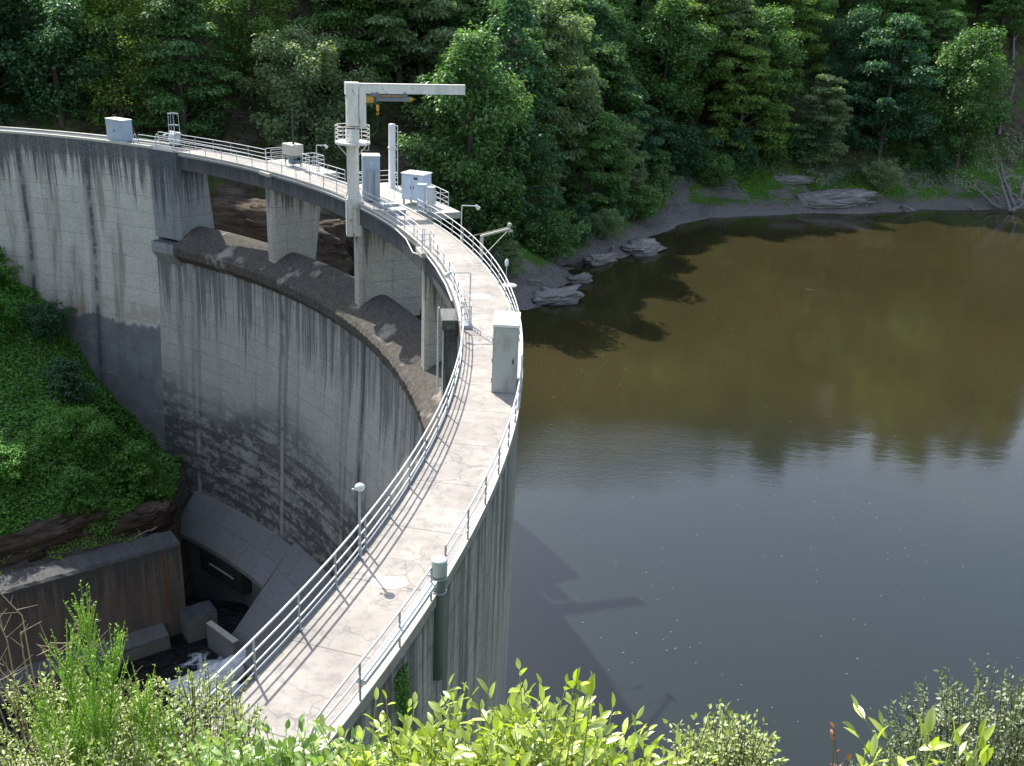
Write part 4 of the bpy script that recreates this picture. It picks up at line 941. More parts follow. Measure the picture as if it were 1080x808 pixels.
# bushes along the bank
bushes = [('bush1', 4.2, 133, 'mid', 1.75, 'big round light green bush on the bank behind the beige swing arm'),
 ('bush2', 8.5, 139, 'dark', 1.2, 'dark bush behind the big round one on the lake bank'),
 ('bush1', 12.5, 143, 'silver', 1.05, 'small grey-green bush at the water corner below the beeches'),
 ('bush2', 13.8, 150, 'dark', 1.25, 'dark leafy bush above the rocky corner of the shore'),
 ('bush1', 28.5, 180, 'dark', 2.1, 'large dark bush at the left end of the grassy shore'),
 ('bush1', 34.0, 180, 'mid', 1.55, 'dark green bush overhanging the left part of the gravel shore'),
 ('bush2', 39.5, 185, 'dark', 1.7, 'dense bush at the foot of the wood above the left end of the grass'),
 ('bush1', 68.0, 190, 'silver', 1.45, 'round grey-green bush alone on the grassy shore'),
 ('bush2', 62.0, 197, 'dark', 1.5, 'dark bush where the wood meets the grass behind the round grey-green bush'),
 ('bush1', 76.0, 199, 'mid', 1.2, 'low green bush right of the round grey-green one, higher up'),
 ('bush2', -2.5, 128, 'mid', 1.5, 'leafy bush on the slope behind the lake-side gooseneck lamp'),
 ('bush1', -8.0, 125, 'dark', 1.6, 'dark bush on the slope behind the pale blue cabinets'),
 ('bush2', -1.0, 120, 'silver', .9, 'thin grey-green bush just behind the curving lake-side railing'),
 ('bush1', 88.0, 206, 'mid', 1.5, 'bush at the top of the bare right-hand bank'),
 ('bush2', 47.0, 190, 'mid', 1.6, 'green bush at the wood edge above the flat rock slab'),
 ('bush1', 53.5, 193, 'dark', 1.8, 'dark bush behind the wide rock outcrop'),
 ('bush2', 80.5, 200, 'dark', 1.7, 'dark bush left of the upright dead roots, higher up'),
 ('bush1', 96.0, 214, 'mid', 1.6, 'green bush beside the fallen trunk on the right-hand bank'),
 ('bush2', 22.5, 170, 'mid', 1.8, 'green bush on the left bank where the gravel starts to widen'),
 ('bush1', 19.0, 160, 'mid', 1.6, 'bush hanging over the jagged corner rock'),
 ('bush2', -17.0, 116, 'dark', 1.1, 'dark bush on the bank seen through the opening left of the crane pier')]
for k, x, y, kd, s_, lb in bushes: tree(k, x, y, kd, lb, 'bush', s_, fr.uniform(0, 360))
def hill_xy(rng, n):
    x = rng.uniform(-100, 150, n); y = rng.uniform(96, 270, n); u = shore_dist(x, y); z = ground_z(x, y)
    k = (np.abs(x) < .56*y+8) & (u > 8.5+1.5*np.sin(x*.3)) & (z < 32) & ~((x < -8) & (z < -8.5)) & ~((x/y > .425) & (z < 8)) & (rng.random(n) < np.where(u < 60, 1, .5))
    return x[k], y[k]
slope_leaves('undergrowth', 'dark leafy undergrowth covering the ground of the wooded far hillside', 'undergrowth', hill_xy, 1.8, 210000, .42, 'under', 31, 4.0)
def grass_xy(rng, n):
    x = rng.uniform(14, 112, n); y = rng.uniform(140, 222, n); u = shore_dist(x, y); z = ground_z(x, y)
    k = (u > 5.0+1.5*np.sin(x*.23)) & (u < 17) & (x > 30) & (fbm(x/9, y/6, 77) > -.12)
    return x[k], y[k]
slope_leaves('bank_grass', 'bright green grass on the strip between the gravel shore and the wood', 'grass', grass_xy, .35, 200000, .26, 'grass', 32, 1.5, .35)
def pale_xy(rng, n):
    x = rng.uniform(10, 125, n); y = rng.uniform(130, 225, n); u = shore_dist(x, y)
    c = [(15.5, 150, 3.0), (19, 156, 3.2), (60, 190, 3.0), (56, 191, 2.5), (82, 200, 5), (92, 206, 6), (98, 200, 4), (105, 210, 6), (86, 198, 4), (28, 180, 1.5)]
    k = np.zeros(n, bool)
    for a, b, r in c: k |= ((x-a)**2+(y-b)**2 < (r*(.6+.8*vnoise(x*1.3, y*1.3, 3)))**2)
    k &= (u > 5) & (fbm(x/2.5, y/2.5, 78) > -.03)
    return x[k], y[k]
slope_leaves('pale_plants', 'pale grey-green herbs in drifts on the bare banks of the lake', 'plants', pale_xy, 1.1, 220000, .36, 'palegrass', 33, 1.3, .4)
# ---------------------------------------------------------------- rocks and driftwood on the shore
def rock(label, x, y, sx, sy, sz, seed, z=None, parts=1, name='rock_outcrop', rot=0, mat='rock'):
    rng = np.random.default_rng(seed); V = []; F = []; n0 = 0
    for p in range(parts):
        nu, nv = 44, 27; th_ = np.linspace(0, 2*np.pi, nu, endpoint=False); pv = np.linspace(-.5*np.pi, .5*np.pi, nv)
        T, Pp = np.meshgrid(th_, pv); X_ = np.cos(T)*np.cos(Pp); Y_ = np.sin(T)*np.cos(Pp); Z_ = np.sin(Pp)
        X_, Y_, Z_ = [np.sign(a)*np.abs(a)**.65 for a in (X_, Y_, Z_)]
        k = 1+.5*fbm(X_*2.1+9*p+seed, Y_*2.1+Z_*3, seed, 4)+.28*fbm(X_*6+Z_*5+p, Y_*6+Z_*9, seed+5, 3)+.22*np.round(3*fbm(Z_*5, X_*1.2+Y_, seed+1, 2))
        ox, oy, oz = (rng.uniform(-.7, .7)*sx, rng.uniform(-.5, .5)*sy, rng.uniform(-.2, .35)*sz) if p else (0, 0, 0); s_ = 1 if p == 0 else rng.uniform(.35, .65)
        t_ = rng.uniform(-.25, .25)
        px_ = X_*k*sx*s_; py_ = Y_*k*sy*s_; pz_ = Z_*k*sz*s_ + px_*t_
        V.append(np.stack([px_+ox, py_+oy, pz_+oz], -1).reshape(-1, 3))
        i = np.arange(nv-1)[:, None]*nu+np.arange(nu)[None]; j = np.arange(nv-1)[:, None]*nu+(np.arange(nu)[None]+1) % nu
        F.append(np.stack([i, j, j+nu, i+nu], -1).reshape(-1, 4)+n0); n0 += nu*nv
    me = np_mesh(name, np.concatenate(V), np.concatenate(F)); o = link_mesh(name, me, M[mat])
    o.location = (x, y, (float(ground_z(x, y)) if z is None else z)); o.rotation_euler = (0, 0, rot)
    return tag(o, label, 'rock')
rock('wide layered grey rock outcrop sloping from the grass down to the water', 57.5, 184.3, 7.5, 3.6, 1.5, 5, -18.6, 6, rot=.15)
rock('flat grey rock slab left of the wide outcrop in the grass', 50.5, 188.2, 4.0, 1.4, .7, 6, None, 3, rot=.1)
rock('jagged rock at the corner where the shore turns back', 18.3, 144, 3.0, 2.2, 1.1, 7, -19.7, 4, rot=.9)
rock('low rock ledge at the water on the near left bank of the lake', 11.5, 136.5, 3.0, 1.3, .7, 8, -19.8, 4, rot=1.0)
rock('broken rock at the water straight behind the oval lamp', 5.2, 117.5, 2.6, 2.6, .9, 9, -19.8, 5)
rock('small dark rock half way along the near left bank', 8.2, 126, 1.6, 1.2, .6, 10, -19.8, 3)
rock('rounded boulder on the gravel right of the wide outcrop', 71.5, 184.5, 1.3, 1.0, .5, 11, None, 2)
rock('big brown rock face seen through the left opening under the walkway', -27, 108.5, 8.5, 3.2, 4.4, 12, -12.6, 12, rot=-.25, mat='rock_brown')
rock('dark rock face seen through the opening beside the crane pier', -15.5, 112.0, 6.5, 2.8, 4.0, 13, -14.6, 10, rot=-.1, mat='rock_brown')
def log_(mb, a, b, r, seed, br=3):
    rg = random.Random(seed); a = Vector(a); b = Vector(b); L_ = (b-a).length; pts = []
    for i in range(6):
        p = a.lerp(b, i/5); pts.append(p+Vector((rg.gauss(0, 1), rg.gauss(0, 1), rg.gauss(0, 1)))*L_*.025)
    mb.path(pts, r, 7, taper=.35)
    for k in range(br):
        p = pts[rg.randint(1, 4)]; d = Vector((rg.uniform(-1, 1), rg.uniform(-1, 1), rg.uniform(.0, .8)))*L_*rg.uniform(.12, .3)
        mb.path([p, p+d*.5+Vector((0, 0, .1)), p+d], r*.4, 5, taper=.3)
def gz(x, y): return float(ground_z(x, y))
mb = MB()
for k, (a, b) in enumerate((((91.5, 187.5, -19.6), (89.5, 191.5, -11.5)), ((93.0, 188, -19.4), (91.2, 194, -12.2)), ((90.0, 188, -19.5), (86.0, 193.5, -15.5)), ((94, 190, -18.8), (97, 195, -13.5)), ((92, 187, -19.7), (96, 190, -18.0)), ((91, 189, -19), (88.5, 190, -16.5)), ((95, 190, -18.5), (92.0, 196, -14.5)))): log_(mb, a, b, .38, k, 5)
o_ = mb.build('dead_tree_stump', M['deadwood']); tag(o_, 'grey dead tree roots standing upright at the water on the right bank', 'dead tree')
for k, (a, b, r, lb) in enumerate((((103, 209, 0), (110, 205, 0), .42, 'bleached fallen trunk lying on the bare slope at the right edge'), ((98, 212, 0), (104, 222, 0), .38, 'fallen trunk pointing uphill on the bare right-hand slope'),
     ((104, 226, 0), (108, 236, 0), .36, 'dead trunk high on the bare slope at the right edge'), ((63, 187, 0), (68, 184.5, 0), .14, 'thin grey branch lying on the gravel below the round grey-green bush'),
     ((80, 203, 0), (84, 208, 0), .25, 'short grey log among pale herbs below the right-hand trees'), ((14, 141, 0), (11.2, 134.5, 0), .16, 'thin dead branch hanging down the near left bank of the lake'),
     ((1.5, 119, 0), (6.5, 122, 0), .13, 'dead branch lying on the bank behind the curving railing'), ((84, 188.5, 0), (88, 186.5, 0), .16, 'driftwood branch at the water left of the upright dead roots'))):
    mb = MB(); log_(mb, (a[0], a[1], gz(a[0], a[1])+.35+r), (b[0], b[1], gz(b[0], b[1])+.5+r), r, 20+k, 4); tag(mb.build('fallen_log', M['deadwood']), lb, 'log')
# specks of leaves and foam drifting on the lake
n = 1500; x = RNG.uniform(2, 60, n); y = RNG.uniform(42, 120, n); k = (fbm(x/7+y/19, y/9, 55) > .04) | (RNG.random(n) < .10); x, y = x[k], y[k]; n = len(x)
C = np.stack([x, y, np.full(n, WATER+.012)], 1); L_ = RNG.uniform(.04, .17, n)
V, F = leaf_cards(C, np.tile([0, 0, 1.], (n, 1))+RNG.normal(size=(n, 3))*.02, RNG.normal(size=(n, 3)), L_, L_*.55, 0.02)
tag(link_mesh('floating_debris', np_mesh('floating_debris', V, F), M['deadwood']), 'tiny leaves and twigs floating in drifts on the lake', 'debris', kind='stuff')
mb = MB(); log_(mb, (38, 127, WATER+.02), (38.9, 126.6, WATER+.05), .04, 3, 2); tag(mb.build('floating_branch', M['deadwood']), 'small pale branch floating alone far out on the brown water', 'branch')
# ---------------------------------------------------------------- plants on the gorge slope at the foot of the dam
def se(x, y): return (x-P0[0])*-.60+(y-P0[1])*.80, (x-P0[0])*-.80+(y-P0[1])*-.60
def ivy_xy(rng, n):
    x = rng.uniform(-75, -28, n); y = rng.uniform(66, 104, n); s_, e_ = se(x, y)
    r = np.hypot(x-CX, y-CY); ph = np.degrees(np.arctan2(y-CY, x-CX))
    k = (s_ > 5.2+.6*np.sin(e_*1.1)) & (r < Rd(ph)-.9) & (e_+.69*s_ > 3.0) & (x/y < -.33) & (s_ < 45)
    return x[k], y[k]
slope_leaves('slope_plants', 'dense bright green bramble and ivy cover on the slope below the left end of the dam', 'ground cover', ivy_xy, 1.35, 260000, .28, 'leaf_ivy', 34, 2.2, .75)
def moss_xy(rng, n):
    a = rng.uniform(-1, 30, n); s_ = rng.uniform(.9, 5.6, n); x = P0[0]-.8*a-.6*s_; y = P0[1]-.6*a+.8*s_
    k = (fbm(x/1.8, y/1.8, 91) > .02) & ((a > 8) | (s_ > 4)); return x[k], y[k]
slope_leaves('ledge_moss', 'low moss and grass on the rock ledge behind the basin wall', 'moss', moss_xy, .2, 26000, .14, 'grass', 35, .8)
for k, (x, y, kd, s_, key, lb) in enumerate(((-35.5, 84.5, 'ivy', 1.25, 'bush2', 'feathery green bush nearest to the foot of the dam, right end of the green slope'),
      (-40.5, 84.0, 'ivy', 1.15, 'bush1', 'leafy bush in the middle of the green slope below the dam'), (-47, 94.5, 'dark', .95, 'bush1', 'dark bush touching the dam wall half way up the green slope'),
      (-50.5, 91.5, 'ivy', 1.1, 'bush2', 'bush at the left edge of the picture on the green slope'), (-38.5, 79.0, 'ivy', .9, 'bush2', 'low bush above the rock ledge behind the basin wall'),
      (-43, 89, 'dark', 1.0, 'bush2', 'dark bush on the middle of the green slope close to the dam wall'), (-52.5, 96.5, 'ivy', 1.0, 'bush2', 'tall shoots at the top left of the green slope against the dam wall'),
      (-45, 79, 'ivy', 1.0, 'bush1', 'low wide bush on the lower left of the green slope'))):
    tree(key, x, y, kd, lb, 'bush', s_, k*47)
rock('mossy rock face above the ledge at the left, under the green slope', -43, 74.8, 7.0, 1.6, 1.4, 14, -32.0, 9, 'rock_outcrop', rot=.64, mat='rock_brown')
rock('dark rock step between the green slope and the top of the basin wall', -34.5, 80.8, 3.2, 1.3, 1.3, 15, -32.5, 8, 'rock_outcrop', rot=.64, mat='rock_brown')
mb = MB(); log_(mb, W(-.3, 3.2, -32.2), W(2.6, 2.4, -32.2), .09, 5, 2); tag(mb.build('fallen_log', M['deadwood']), 'pale stick lying on top of the basin wall near the dam', 'log')
# white water from the outlet
def spray(seed):
    rng = np.random.default_rng(seed); nu, nv = 40, 22; V = []
    for i in range(nu):
        t = i/(nu-1); cx, cy = -22.6-4.6*t, 73.4-5.2*t; w_ = .9+1.9*t; h = 1.5*(1-t)**1.3+.28*math.sin(math.pi*t)
        for j in range(nv):
            a = math.pi*j/(nv-1); x_ = cx+math.cos(a)*w_*.75; y_ = cy-math.cos(a)*w_*.66
            V.append((x_, y_, POOL-.05+math.sin(a)*h*(1+.5*float(fbm(np.array(t*9.), np.array(j*.6), 8)))+.22*float(fbm(np.array(i*.7), np.array(j*.9), 3))))
    i = np.arange(nu-1)[:, None]*nv; j = np.arange(nv-1)[None]
    return np_mesh('white_water', V, np.stack([i+j, i+j+1, i+j+nv+1, i+j+nv], -1).reshape(-1, 4), True)
fm = NT('foaming_water'); P_ = fm.n('NewGeometry').outputs['Position']; a_ = fm.noise(fm.vec(P_, (1.6, 1.6, .8)), 1, 5, .7)
M['foam'] = fm.done(fm.mix(fm.ramp(a_, .35, .6), (.42,.48,.53), (.78,.80,.82)), .8, a_, .5, .15, .3)
tag(link_mesh('white_water', spray(3), M['foam']), 'white foaming water shooting from the outlet into the dark basin', 'water jet', kind='stuff')
# ---------------------------------------------------------------- foreground shrubs
def big_leaves(C, D, N, L, W_, curl=.15, lobes=False):
    """modelled leaves: midrib fold and curl. C = leaf base"""
    D = D/np.linalg.norm(D, axis=1)[:, None]; N = N-D*(N*D).sum(1)[:, None]; N /= (np.linalg.norm(N, axis=1)[:, None]+1e-9); S = np.cross(D, N)
    L = L[:, None]; W_ = W_[:, None]
    ts = [0, .22, .5, .78, 1.0]; ws = [0, .72, 1.0, .68, 0] if not lobes else [0, .55, .95, .6, 0]
    V = []
    for t, w in zip(ts, ws):
        mid = C+D*L*t - N*L*curl*t*t
        if w == 0: V.append(mid)
        else: V += [mid+S*W_*w*.5+N*W_*.16, mid, mid-S*W_*w*.5+N*W_*.16]
    if lobes:        # notches between lobes
        pass
    V = np.stack(V, 1).reshape(-1, 3); n = len(C); b = np.arange(n)[:, None]*11
    tri = [(0, 2, 1), (0, 3, 2), (7, 8, 10), (8, 9, 10)]; quad = [(1, 2, 5, 4), (2, 3, 6, 5), (4, 5, 8, 7), (5, 6, 9, 8)]
    T = list(tri)
    for q in quad: T += [(q[0], q[1], q[2]), (q[0], q[2], q[3])]
    F = np.concatenate([b+np.array([t]) for t in T], 1).reshape(-1, 3)
    return V, F
CAM = np.array([0, 0, 14.96])
def shrub(name, label, cat, centre, rad, n_st, kind, leaf, lw, per=16, twig='twig', seed=0, twr=.005, side=4, up=.5, lean=(0, 0), lobes=False, start=.35, curl=.18):
    rng = np.random.default_rng(seed); cx, cy, cz = centre; rx, ry, rz_ = rad
    gz0 = float(ground_z(cx, cy)); base = np.array([cx+lean[0], cy+lean[1], gz0])
    t = thing(name, label, cat, tuple(base)); mb = MB(); Cs = []; Ds = []; Ns = []
    def along(pts, m, a0):
        pts = np.array(pts); seg = len(pts)-1
        for k in range(m):
            f = a0+(1-a0)*(k+.5)/m; q = f*seg; i = min(seg-1, int(q)); p = pts[i]+(pts[i+1]-pts[i])*(q-i); d = pts[i+1]-pts[i]; d = d/np.linalg.norm(d)
            a = k*2.4+rng.uniform(-.5, .5); o = np.cross(d, [0, 0, 1.]); nn = np.linalg.norm(o); o = o/nn if nn > .05 else np.array([1., 0, 0]); o2 = np.cross(d, o)
            rad_ = math.cos(a)*o+math.sin(a)*o2; Cs.append(p); dd = rad_*.9+d*(.35+.6*f)+rng.normal(size=3)*.2; Ds.append(dd); Ns.append(np.array([0, 0, 1.])+d*.5-rad_*.1+rng.normal(size=3)*.35)
        Cs.append(pts[-1]); Ds.append(pts[-1]-pts[-2]+rng.normal(size=3)*.02); Ns.append(np.array([0, 0, 1.])+rng.normal(size=3)*.3)
    for k in range(n_st):
        v = rng.normal(size=3); v /= np.linalg.norm(v); v[2] = abs(v[2])*1.0-.1; rr = rng.uniform(.45, 1)**.5
        tip = np.array([cx+v[0]*rx*rr, cy+v[1]*ry*rr, cz+v[2]*rz_*rr]); b0 = base+rng.normal(size=3)*np.array([.12, .12, 0])
        m1 = b0*.55+tip*.45+np.array([v[0]*rx*.15, v[1]*ry*.15, rz_*.25]); m2 = b0*.2+tip*.8+rng.normal(size=3)*.03+np.array([0, 0, rz_*.15])
        pts = [b0, m1, m2, tip+np.array([0, 0, up*leaf])]; P4 = [b0]
        for s_ in np.linspace(.12, 1, 8):      # smooth bezier
            P4.append((1-s_)**3*pts[0]+3*(1-s_)**2*s_*pts[1]+3*(1-s_)*s_**2*pts[2]+s_**3*pts[3])
        mb.path([tuple(p) for p in P4], twr*1.6, 4, taper=.35); along(P4[3:], per, .2 if start < .3 else .3)
        for j in range(side):
            i = int(rng.integers(3, 8)); p = P4[i]; d = rng.normal(size=3)*.95+np.array([v[0], v[1], .45]); d /= np.linalg.norm(d); ln = rng.uniform(1.8, 4.5)*leaf+.04
            q = [p, p+d*ln*.5+np.array([0, 0, -.05*ln]), p+d*ln+np.array([0, 0, .12*ln])]; mb.path([tuple(a) for a in q], twr*.8, 3, taper=.5); along(q, max(4, per//2), .15)
    C = np.array(Cs); D = np.array(Ds); N = np.array(Ns); n = len(C); L_ = leaf*rng.uniform(.55, 1.15, n)
    off = np.array([base[0], base[1], base[2]]); V, F = big_leaves(C-off, D, N, L_, L_*lw*rng.uniform(.85, 1.15, n), curl)
    mb.build('stems', M[twig], t, world=True, fix=False)
    lf = link_mesh('foliage', np_mesh('foliage', V, F, True), M[kind], t)
    return t
shrub('leafy_shrub', 'yellow-green glossy-leaved shrub in the middle of the bottom edge', 'shrub', (.14, 2.42, 12.61), (.34, .28, .24), 95, 'leaf_fg_yellow', .056, .42, per=13, twig='greentwig', twr=.0032, seed=1, lean=(.1, .0), side=8)
shrub('leafy_shrub', 'yellow-green shrub just left of the middle, in front of the curled railing end', 'shrub', (-.20, 2.55, 12.49), (.34, .28, .20), 85, 'leaf_fg_yellow', .050, .42, per=13, twig='greentwig', twr=.0032, seed=2, lean=(.1, .0), side=8)
shrub('leafy_shrub', 'yellow-green leafy shrub right of the middle, against the dark lake', 'shrub', (.52, 2.32, 12.55), (.28, .26, .16), 80, 'leaf_fg_yellow', .054, .42, per=12, twig='greentwig', twr=.0032, seed=3, lean=(-.05, .0), side=8)
shrub('leafy_shoot', 'single tall shoot with large light leaves standing up in front of the lake', 'shoot', (.235, 2.40, 13.02), (.05, .03, .06), 5, 'leaf_fg_yellow', .064, .42, per=11, twig='greentwig', twr=.0032, seed=4, lean=(-.03, .0), side=2)
shrub('oak_sapling', 'small oak sapling with lobed light green leaves at the near end of the walkway', 'sapling', (-.66, 2.80, 12.19), (.32, .28, .20), 60, 'leaf_fg_oak', .045, .55, per=14, twig='greentwig', twr=.0032, seed=5, side=8)
shrub('oak_sapling', 'low oak scrub below the walkway end, right of the broom', 'sapling', (-.98, 2.95, 12.10), (.32, .28, .17), 56, 'leaf_fg_oak', .040, .55, per=14, twig='greentwig', twr=.0032, seed=6, side=8)
shrub('pale_shrub', 'pale small-leaved shrub in front of the foaming basin', 'shrub', (-1.38, 3.50, 11.92), (.34, .30, .22), 80, 'leaf_fg_pale', .026, .5, per=24, seed=7, side=6, twr=.003)
shrub('pale_shrub', 'pale small-leaved shrub behind the broom at the bottom left', 'shrub', (-1.95, 3.55, 11.85), (.42, .30, .24), 80, 'leaf_fg_pale', .026, .5, per=24, seed=8, side=6, twr=.003)
shrub('pale_shrub', 'low pale scrub at the very bottom left corner', 'shrub', (-1.5, 2.95, 12.0), (.75, .28, .2), 120, 'leaf_fg_pale', .026, .5, per=24, seed=9, side=6, twr=.003)
shrub('small_leaved_bush', 'round small-leaved bush right of the yellow-green shrubs, against the water', 'bush', (.90, 3.10, 12.20), (.22, .24, .25), 80, 'leaf_fg_pale', .026, .55, per=22, seed=10, side=6, twr=.003)
shrub('small_leaved_bush', 'dark lower half of foliage beside the round small-leaved bush', 'bush', (.98, 3.25, 11.90), (.22, .24, .24), 60, 'leaf_fg_grey', .026, .55, per=20, seed=11, side=6, twr=.003)
shrub('grey_green_bush', 'large grey-green fine-leaved bush in the bottom right corner', 'bush', (3.15, 4.75, 10.82), (.85, .7, .62), 190, 'leaf_fg_grey', .034, .5, per=24, seed=12, side=7, twr=.004)
shrub('grey_green_bush', 'lower fine-leaved bush left of the large one in the bottom right corner', 'bush', (2.40, 4.45, 10.66), (.50, .4, .38), 110, 'leaf_fg_grey', .032, .5, per=24, seed=13, side=6, twr=.004)
shrub('leafy_shoot', 'upright bunch of long pointed light leaves at the lower right', 'shoot', (.99, 1.72, 13.45), (.075, .07, .05), 9, 'leaf_fg_yellow', .062, .32, per=9, twig='greentwig', twr=.0032, seed=14, side=2)
shrub('leafy_shoot', 'small bunch of light pointed leaves at the bottom edge, left of the taller bunch', 'shoot', (.80, 1.70, 13.38), (.07, .07, .05), 8, 'leaf_fg_yellow', .055, .34, per=8, twig='greentwig', twr=.0032, seed=15, side=1)
shrub('red_sprig', 'thin sprig with reddish young leaves at the bottom edge', 'sprig', (1.02, 2.38, 12.88), (.05, .05, .09), 4, 'leaf_red', .026, .5, per=9, seed=16, side=1, twr=.003)
def broom(label, tips, base, seed, kind='broom', nt=120):
    rng = np.random.default_rng(seed); t = thing('broom_bush', label, 'bush', (base[0], base[1], float(ground_z(base[0], base[1])))); mb = MB(); P = []; D = []
    b = np.array(t.location)
    for tp in tips:
        tp = np.array(tp)-np.array([0, 0, .09]); b0 = b+rng.normal(size=3)*[.1, .1, 0]; mid = b0*.45+tp*.55+rng.normal(size=3)*[.05, .05, 0]
        main = [b0*(1-s)**2+2*mid*s*(1-s)+tp*s**2 for s in np.linspace(0, 1, 9)]; mb.path([tuple(q) for q in main], .007, 4, taper=.3)
        for k in range(nt):
            s = rng.uniform(.45, 1); q = s*8; i = min(7, int(q)); p = main[i]+(main[i+1]-main[i])*(q-i)
            a = rng.uniform(0, 6.28); dr = np.array([math.cos(a)*.42, math.sin(a)*.42, 1.0]); dr /= np.linalg.norm(dr); ln = rng.uniform(.12, .34)*(1.25-.6*s)
            pts = [p, p+dr*ln*.5+np.array([0, 0, -.01]), p+dr*ln+np.array([0, 0, .03])]; mb.path([tuple(x) for x in pts], .0030, 3, taper=.35)
            m = int(ln*90)
            for j in range(m):
                f = (j+.5)/m; c = pts[0]*(1-f)+pts[2]*f+rng.normal(size=3)*.002; P.append(c); D.append(dr*.8+rng.normal(size=3)*.55)
        for j in range(140): s = rng.uniform(.4, 1); q = s*8; i = min(7, int(q)); P.append(main[i]+(main[i+1]-main[i])*(q-i)); D.append(rng.normal(size=3)*.6+[0, 0, .8])
    P = np.array(P); D = np.array(D); n = len(P); L_ = rng.uniform(.008, .017, n); V, F = leaf_cards(P-b+D*L_[:, None]*.5, rng.normal(size=(n, 3)), D, L_, L_*.42, .1)
    o = mb.build('twigs', M['broom'], t, world=True, fix=False); link_mesh('leaflets', np_mesh('leaflets', V, F), M['broom'], t)
rb = random.Random(4)
tips = [(-1.73, 3.48, 12.52), (-1.60, 3.42, 12.42), (-1.85, 3.5, 12.30), (-1.50, 3.40, 12.16), (-1.66, 3.3, 12.22), (-1.95, 3.42, 12.12), (-1.38, 3.38, 12.10), (-1.78, 3.25, 12.10), (-1.55, 3.15, 12.05)]
broom('bright green broom with upright wiry shoots at the bottom left, the tallest plant there', tips, (-1.7, 3.3), 1)
tips = [(-2.2+.16*k+rb.uniform(-.05, .05), 3.15+rb.uniform(-.1, .15), 11.95+rb.uniform(-.08, .12)) for k in range(8)]
broom('lower green broom spreading along the bottom left edge under the tall one', tips, (-1.7, 2.9), 2, nt=100)
t = thing('dry_twigs', 'straw-coloured dry twigs among the broom at the left edge', 'twigs', (-2.1, 3.7, float(ground_z(-2.1, 3.7)))); mb = MB()
for k in range(26):
    x0 = -2.1+rb.uniform(-.1, .1); y0 = 3.7+rb.uniform(-.1, .1); tx = -2.1+rb.uniform(-.42, .42); tz = 12.05+rb.uniform(-.35, .22); ty = 3.75+rb.uniform(-.2, .2)
    pts = [(x0, y0, float(ground_z(x0, y0))), (x0*.6+tx*.4, y0*.6+ty*.4, 11.2), (x0*.25+tx*.75, ty, tz-.12), (tx, ty, tz), (tx+rb.uniform(-.14, .14), ty, tz+rb.uniform(-.06, .1))]
    mb.path(pts, .0045, 4, taper=.3)
    for j in range(4): p = Vector(pts[3]).lerp(Vector(pts[2]), rb.random()); mb.path([p, p+Vector((rb.uniform(-.12, .12), rb.uniform(-.08, .08), rb.uniform(0, .12)))], .002, 3, taper=.4)
mb.build('twigs', M['drytwig'], t, world=True, fix=False)
# low herbs covering the steep ground under the viewpoint
def near_xy(rng, n):
    x = rng.uniform(-16, 22, n); y = rng.uniform(.6, 24, n); return x, y
slope_leaves('hillside_scrub', 'low green herbs covering the steep slope below the viewpoint', 'ground cover', near_xy, .55, 90000, .10, 'leaf_mid', 41, 1.0, .6)

# ivy hanging on the lake face near the standpipe
def hanging():
    rng = np.random.default_rng(5); n = 1500; ph = -15.3+rng.normal(size=n)*.16; z = -.7-3.2*rng.random(n)**1.1; ph = ph+.25*np.sin(z*2.1)*.4
    P = np.array([A(float(a), 2.70+.05*abs(float(w)), float(b)) for a, b, w in zip(ph, z, rng.normal(size=n))]); o = np.array(A(-15.3, 2.7, -.7))
    L_ = rng.uniform(.05, .11, n); V, F = leaf_cards(P-o, np.tile([1, -.25, .35], (n, 1))+rng.normal(size=(n, 3))*.35, np.tile([0, 0, -1.], (n, 1))+rng.normal(size=(n, 3))*.5, L_, L_*.75)
    t = link_mesh('ivy', np_mesh('ivy', V, F), M['leaf_ivy']); t.location = tuple(o); tag(t, 'strip of green ivy hanging down the lake face left of the standpipe', 'ivy')
hanging()
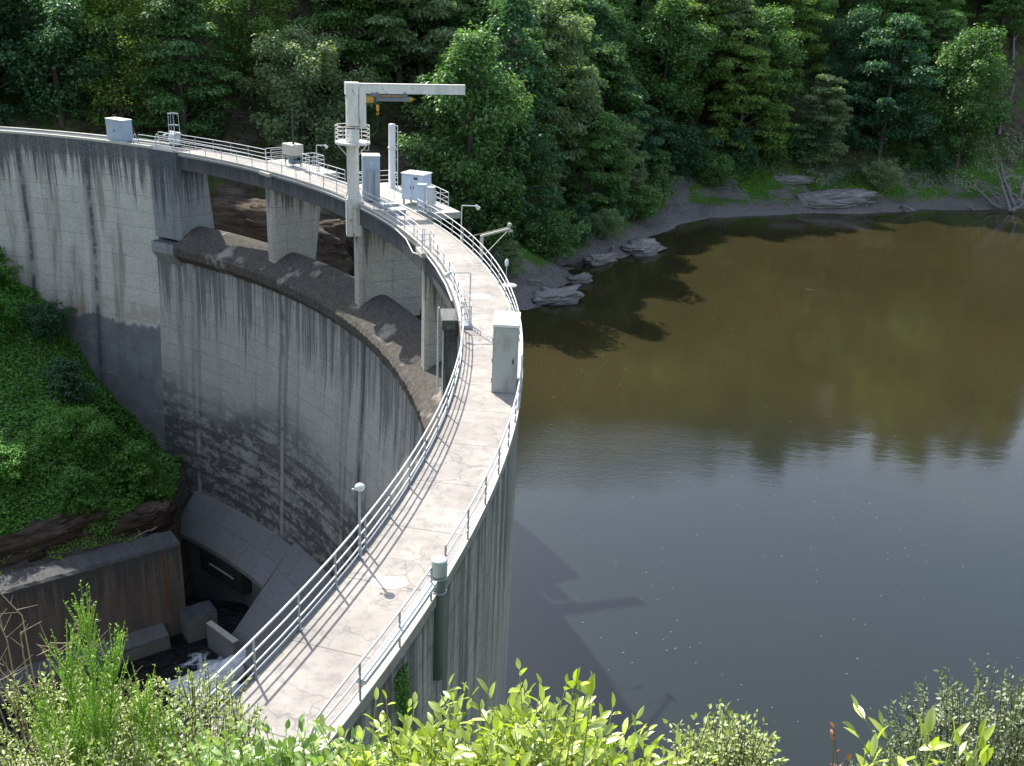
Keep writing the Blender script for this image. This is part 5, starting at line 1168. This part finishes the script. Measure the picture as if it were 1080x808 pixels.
# ---------------------------------------------------------------- camera, light, world
cam = bpy.data.cameras.new('camera'); co = bpy.data.objects.new('camera', cam); COL.objects.link(co)
th, ro = math.radians(21.5), math.radians(2.56)
fw = Vector((0, math.cos(th), -math.sin(th))); up = Vector((0, math.sin(th), math.cos(th))); rt = Vector((1, 0, 0))
r2 = rt*math.cos(ro)+up*math.sin(ro); u2 = up*math.cos(ro)-rt*math.sin(ro)
mt = Matrix((r2, u2, -fw)).transposed().to_4x4(); mt.translation = Vector((0, 0, 14.96)); co.matrix_world = mt
cam.sensor_width = 36; cam.lens = 1052.27/1080*36; cam.clip_start = .1; cam.clip_end = 5000
scene.camera = co
SUN_EL, SUN_AZ = 47.5, (-.505, .863)               # direction towards the sun, horizontal part
sd = Vector((SUN_AZ[0]*math.cos(math.radians(SUN_EL)), SUN_AZ[1]*math.cos(math.radians(SUN_EL)), math.sin(math.radians(SUN_EL)))).normalized()
sl = bpy.data.lights.new('sun', 'SUN'); sl.energy = 3.7; sl.angle = math.radians(.55); sl.color = (1, .955, .88)
so = bpy.data.objects.new('sun', sl); COL.objects.link(so); so.rotation_euler = sd.to_track_quat('Z', 'Y').to_euler(); so.location = (0, 0, 60)
w = bpy.data.worlds.new('World'); scene.world = w; w.use_nodes = True; nt = w.node_tree
bg = nt.nodes['Background']; sk = nt.nodes.new('ShaderNodeTexSky'); sk.sky_type = 'NISHITA'; sk.sun_disc = False
sk.sun_elevation = math.radians(SUN_EL); sk.sun_rotation = math.atan2(SUN_AZ[0], SUN_AZ[1]) % (2*math.pi); sk.air_density = 1.0; sk.dust_density = 1.5; sk.altitude = 300
hs = nt.nodes.new('ShaderNodeHueSaturation'); hs.inputs['Saturation'].default_value = .74
nt.links.new(sk.outputs[0], hs.inputs['Color']); nt.links.new(hs.outputs[0], bg.inputs[0]); bg.inputs[1].default_value = .138
scene.view_settings.view_transform = 'Standard'; scene.view_settings.look = 'None'; scene.view_settings.exposure = 1.28; scene.view_settings.gamma = 1
scene.render.engine = 'CYCLES'
try: scene.cycles.max_bounces = 6; scene.cycles.transparent_max_bounces = 4
except Exception: pass
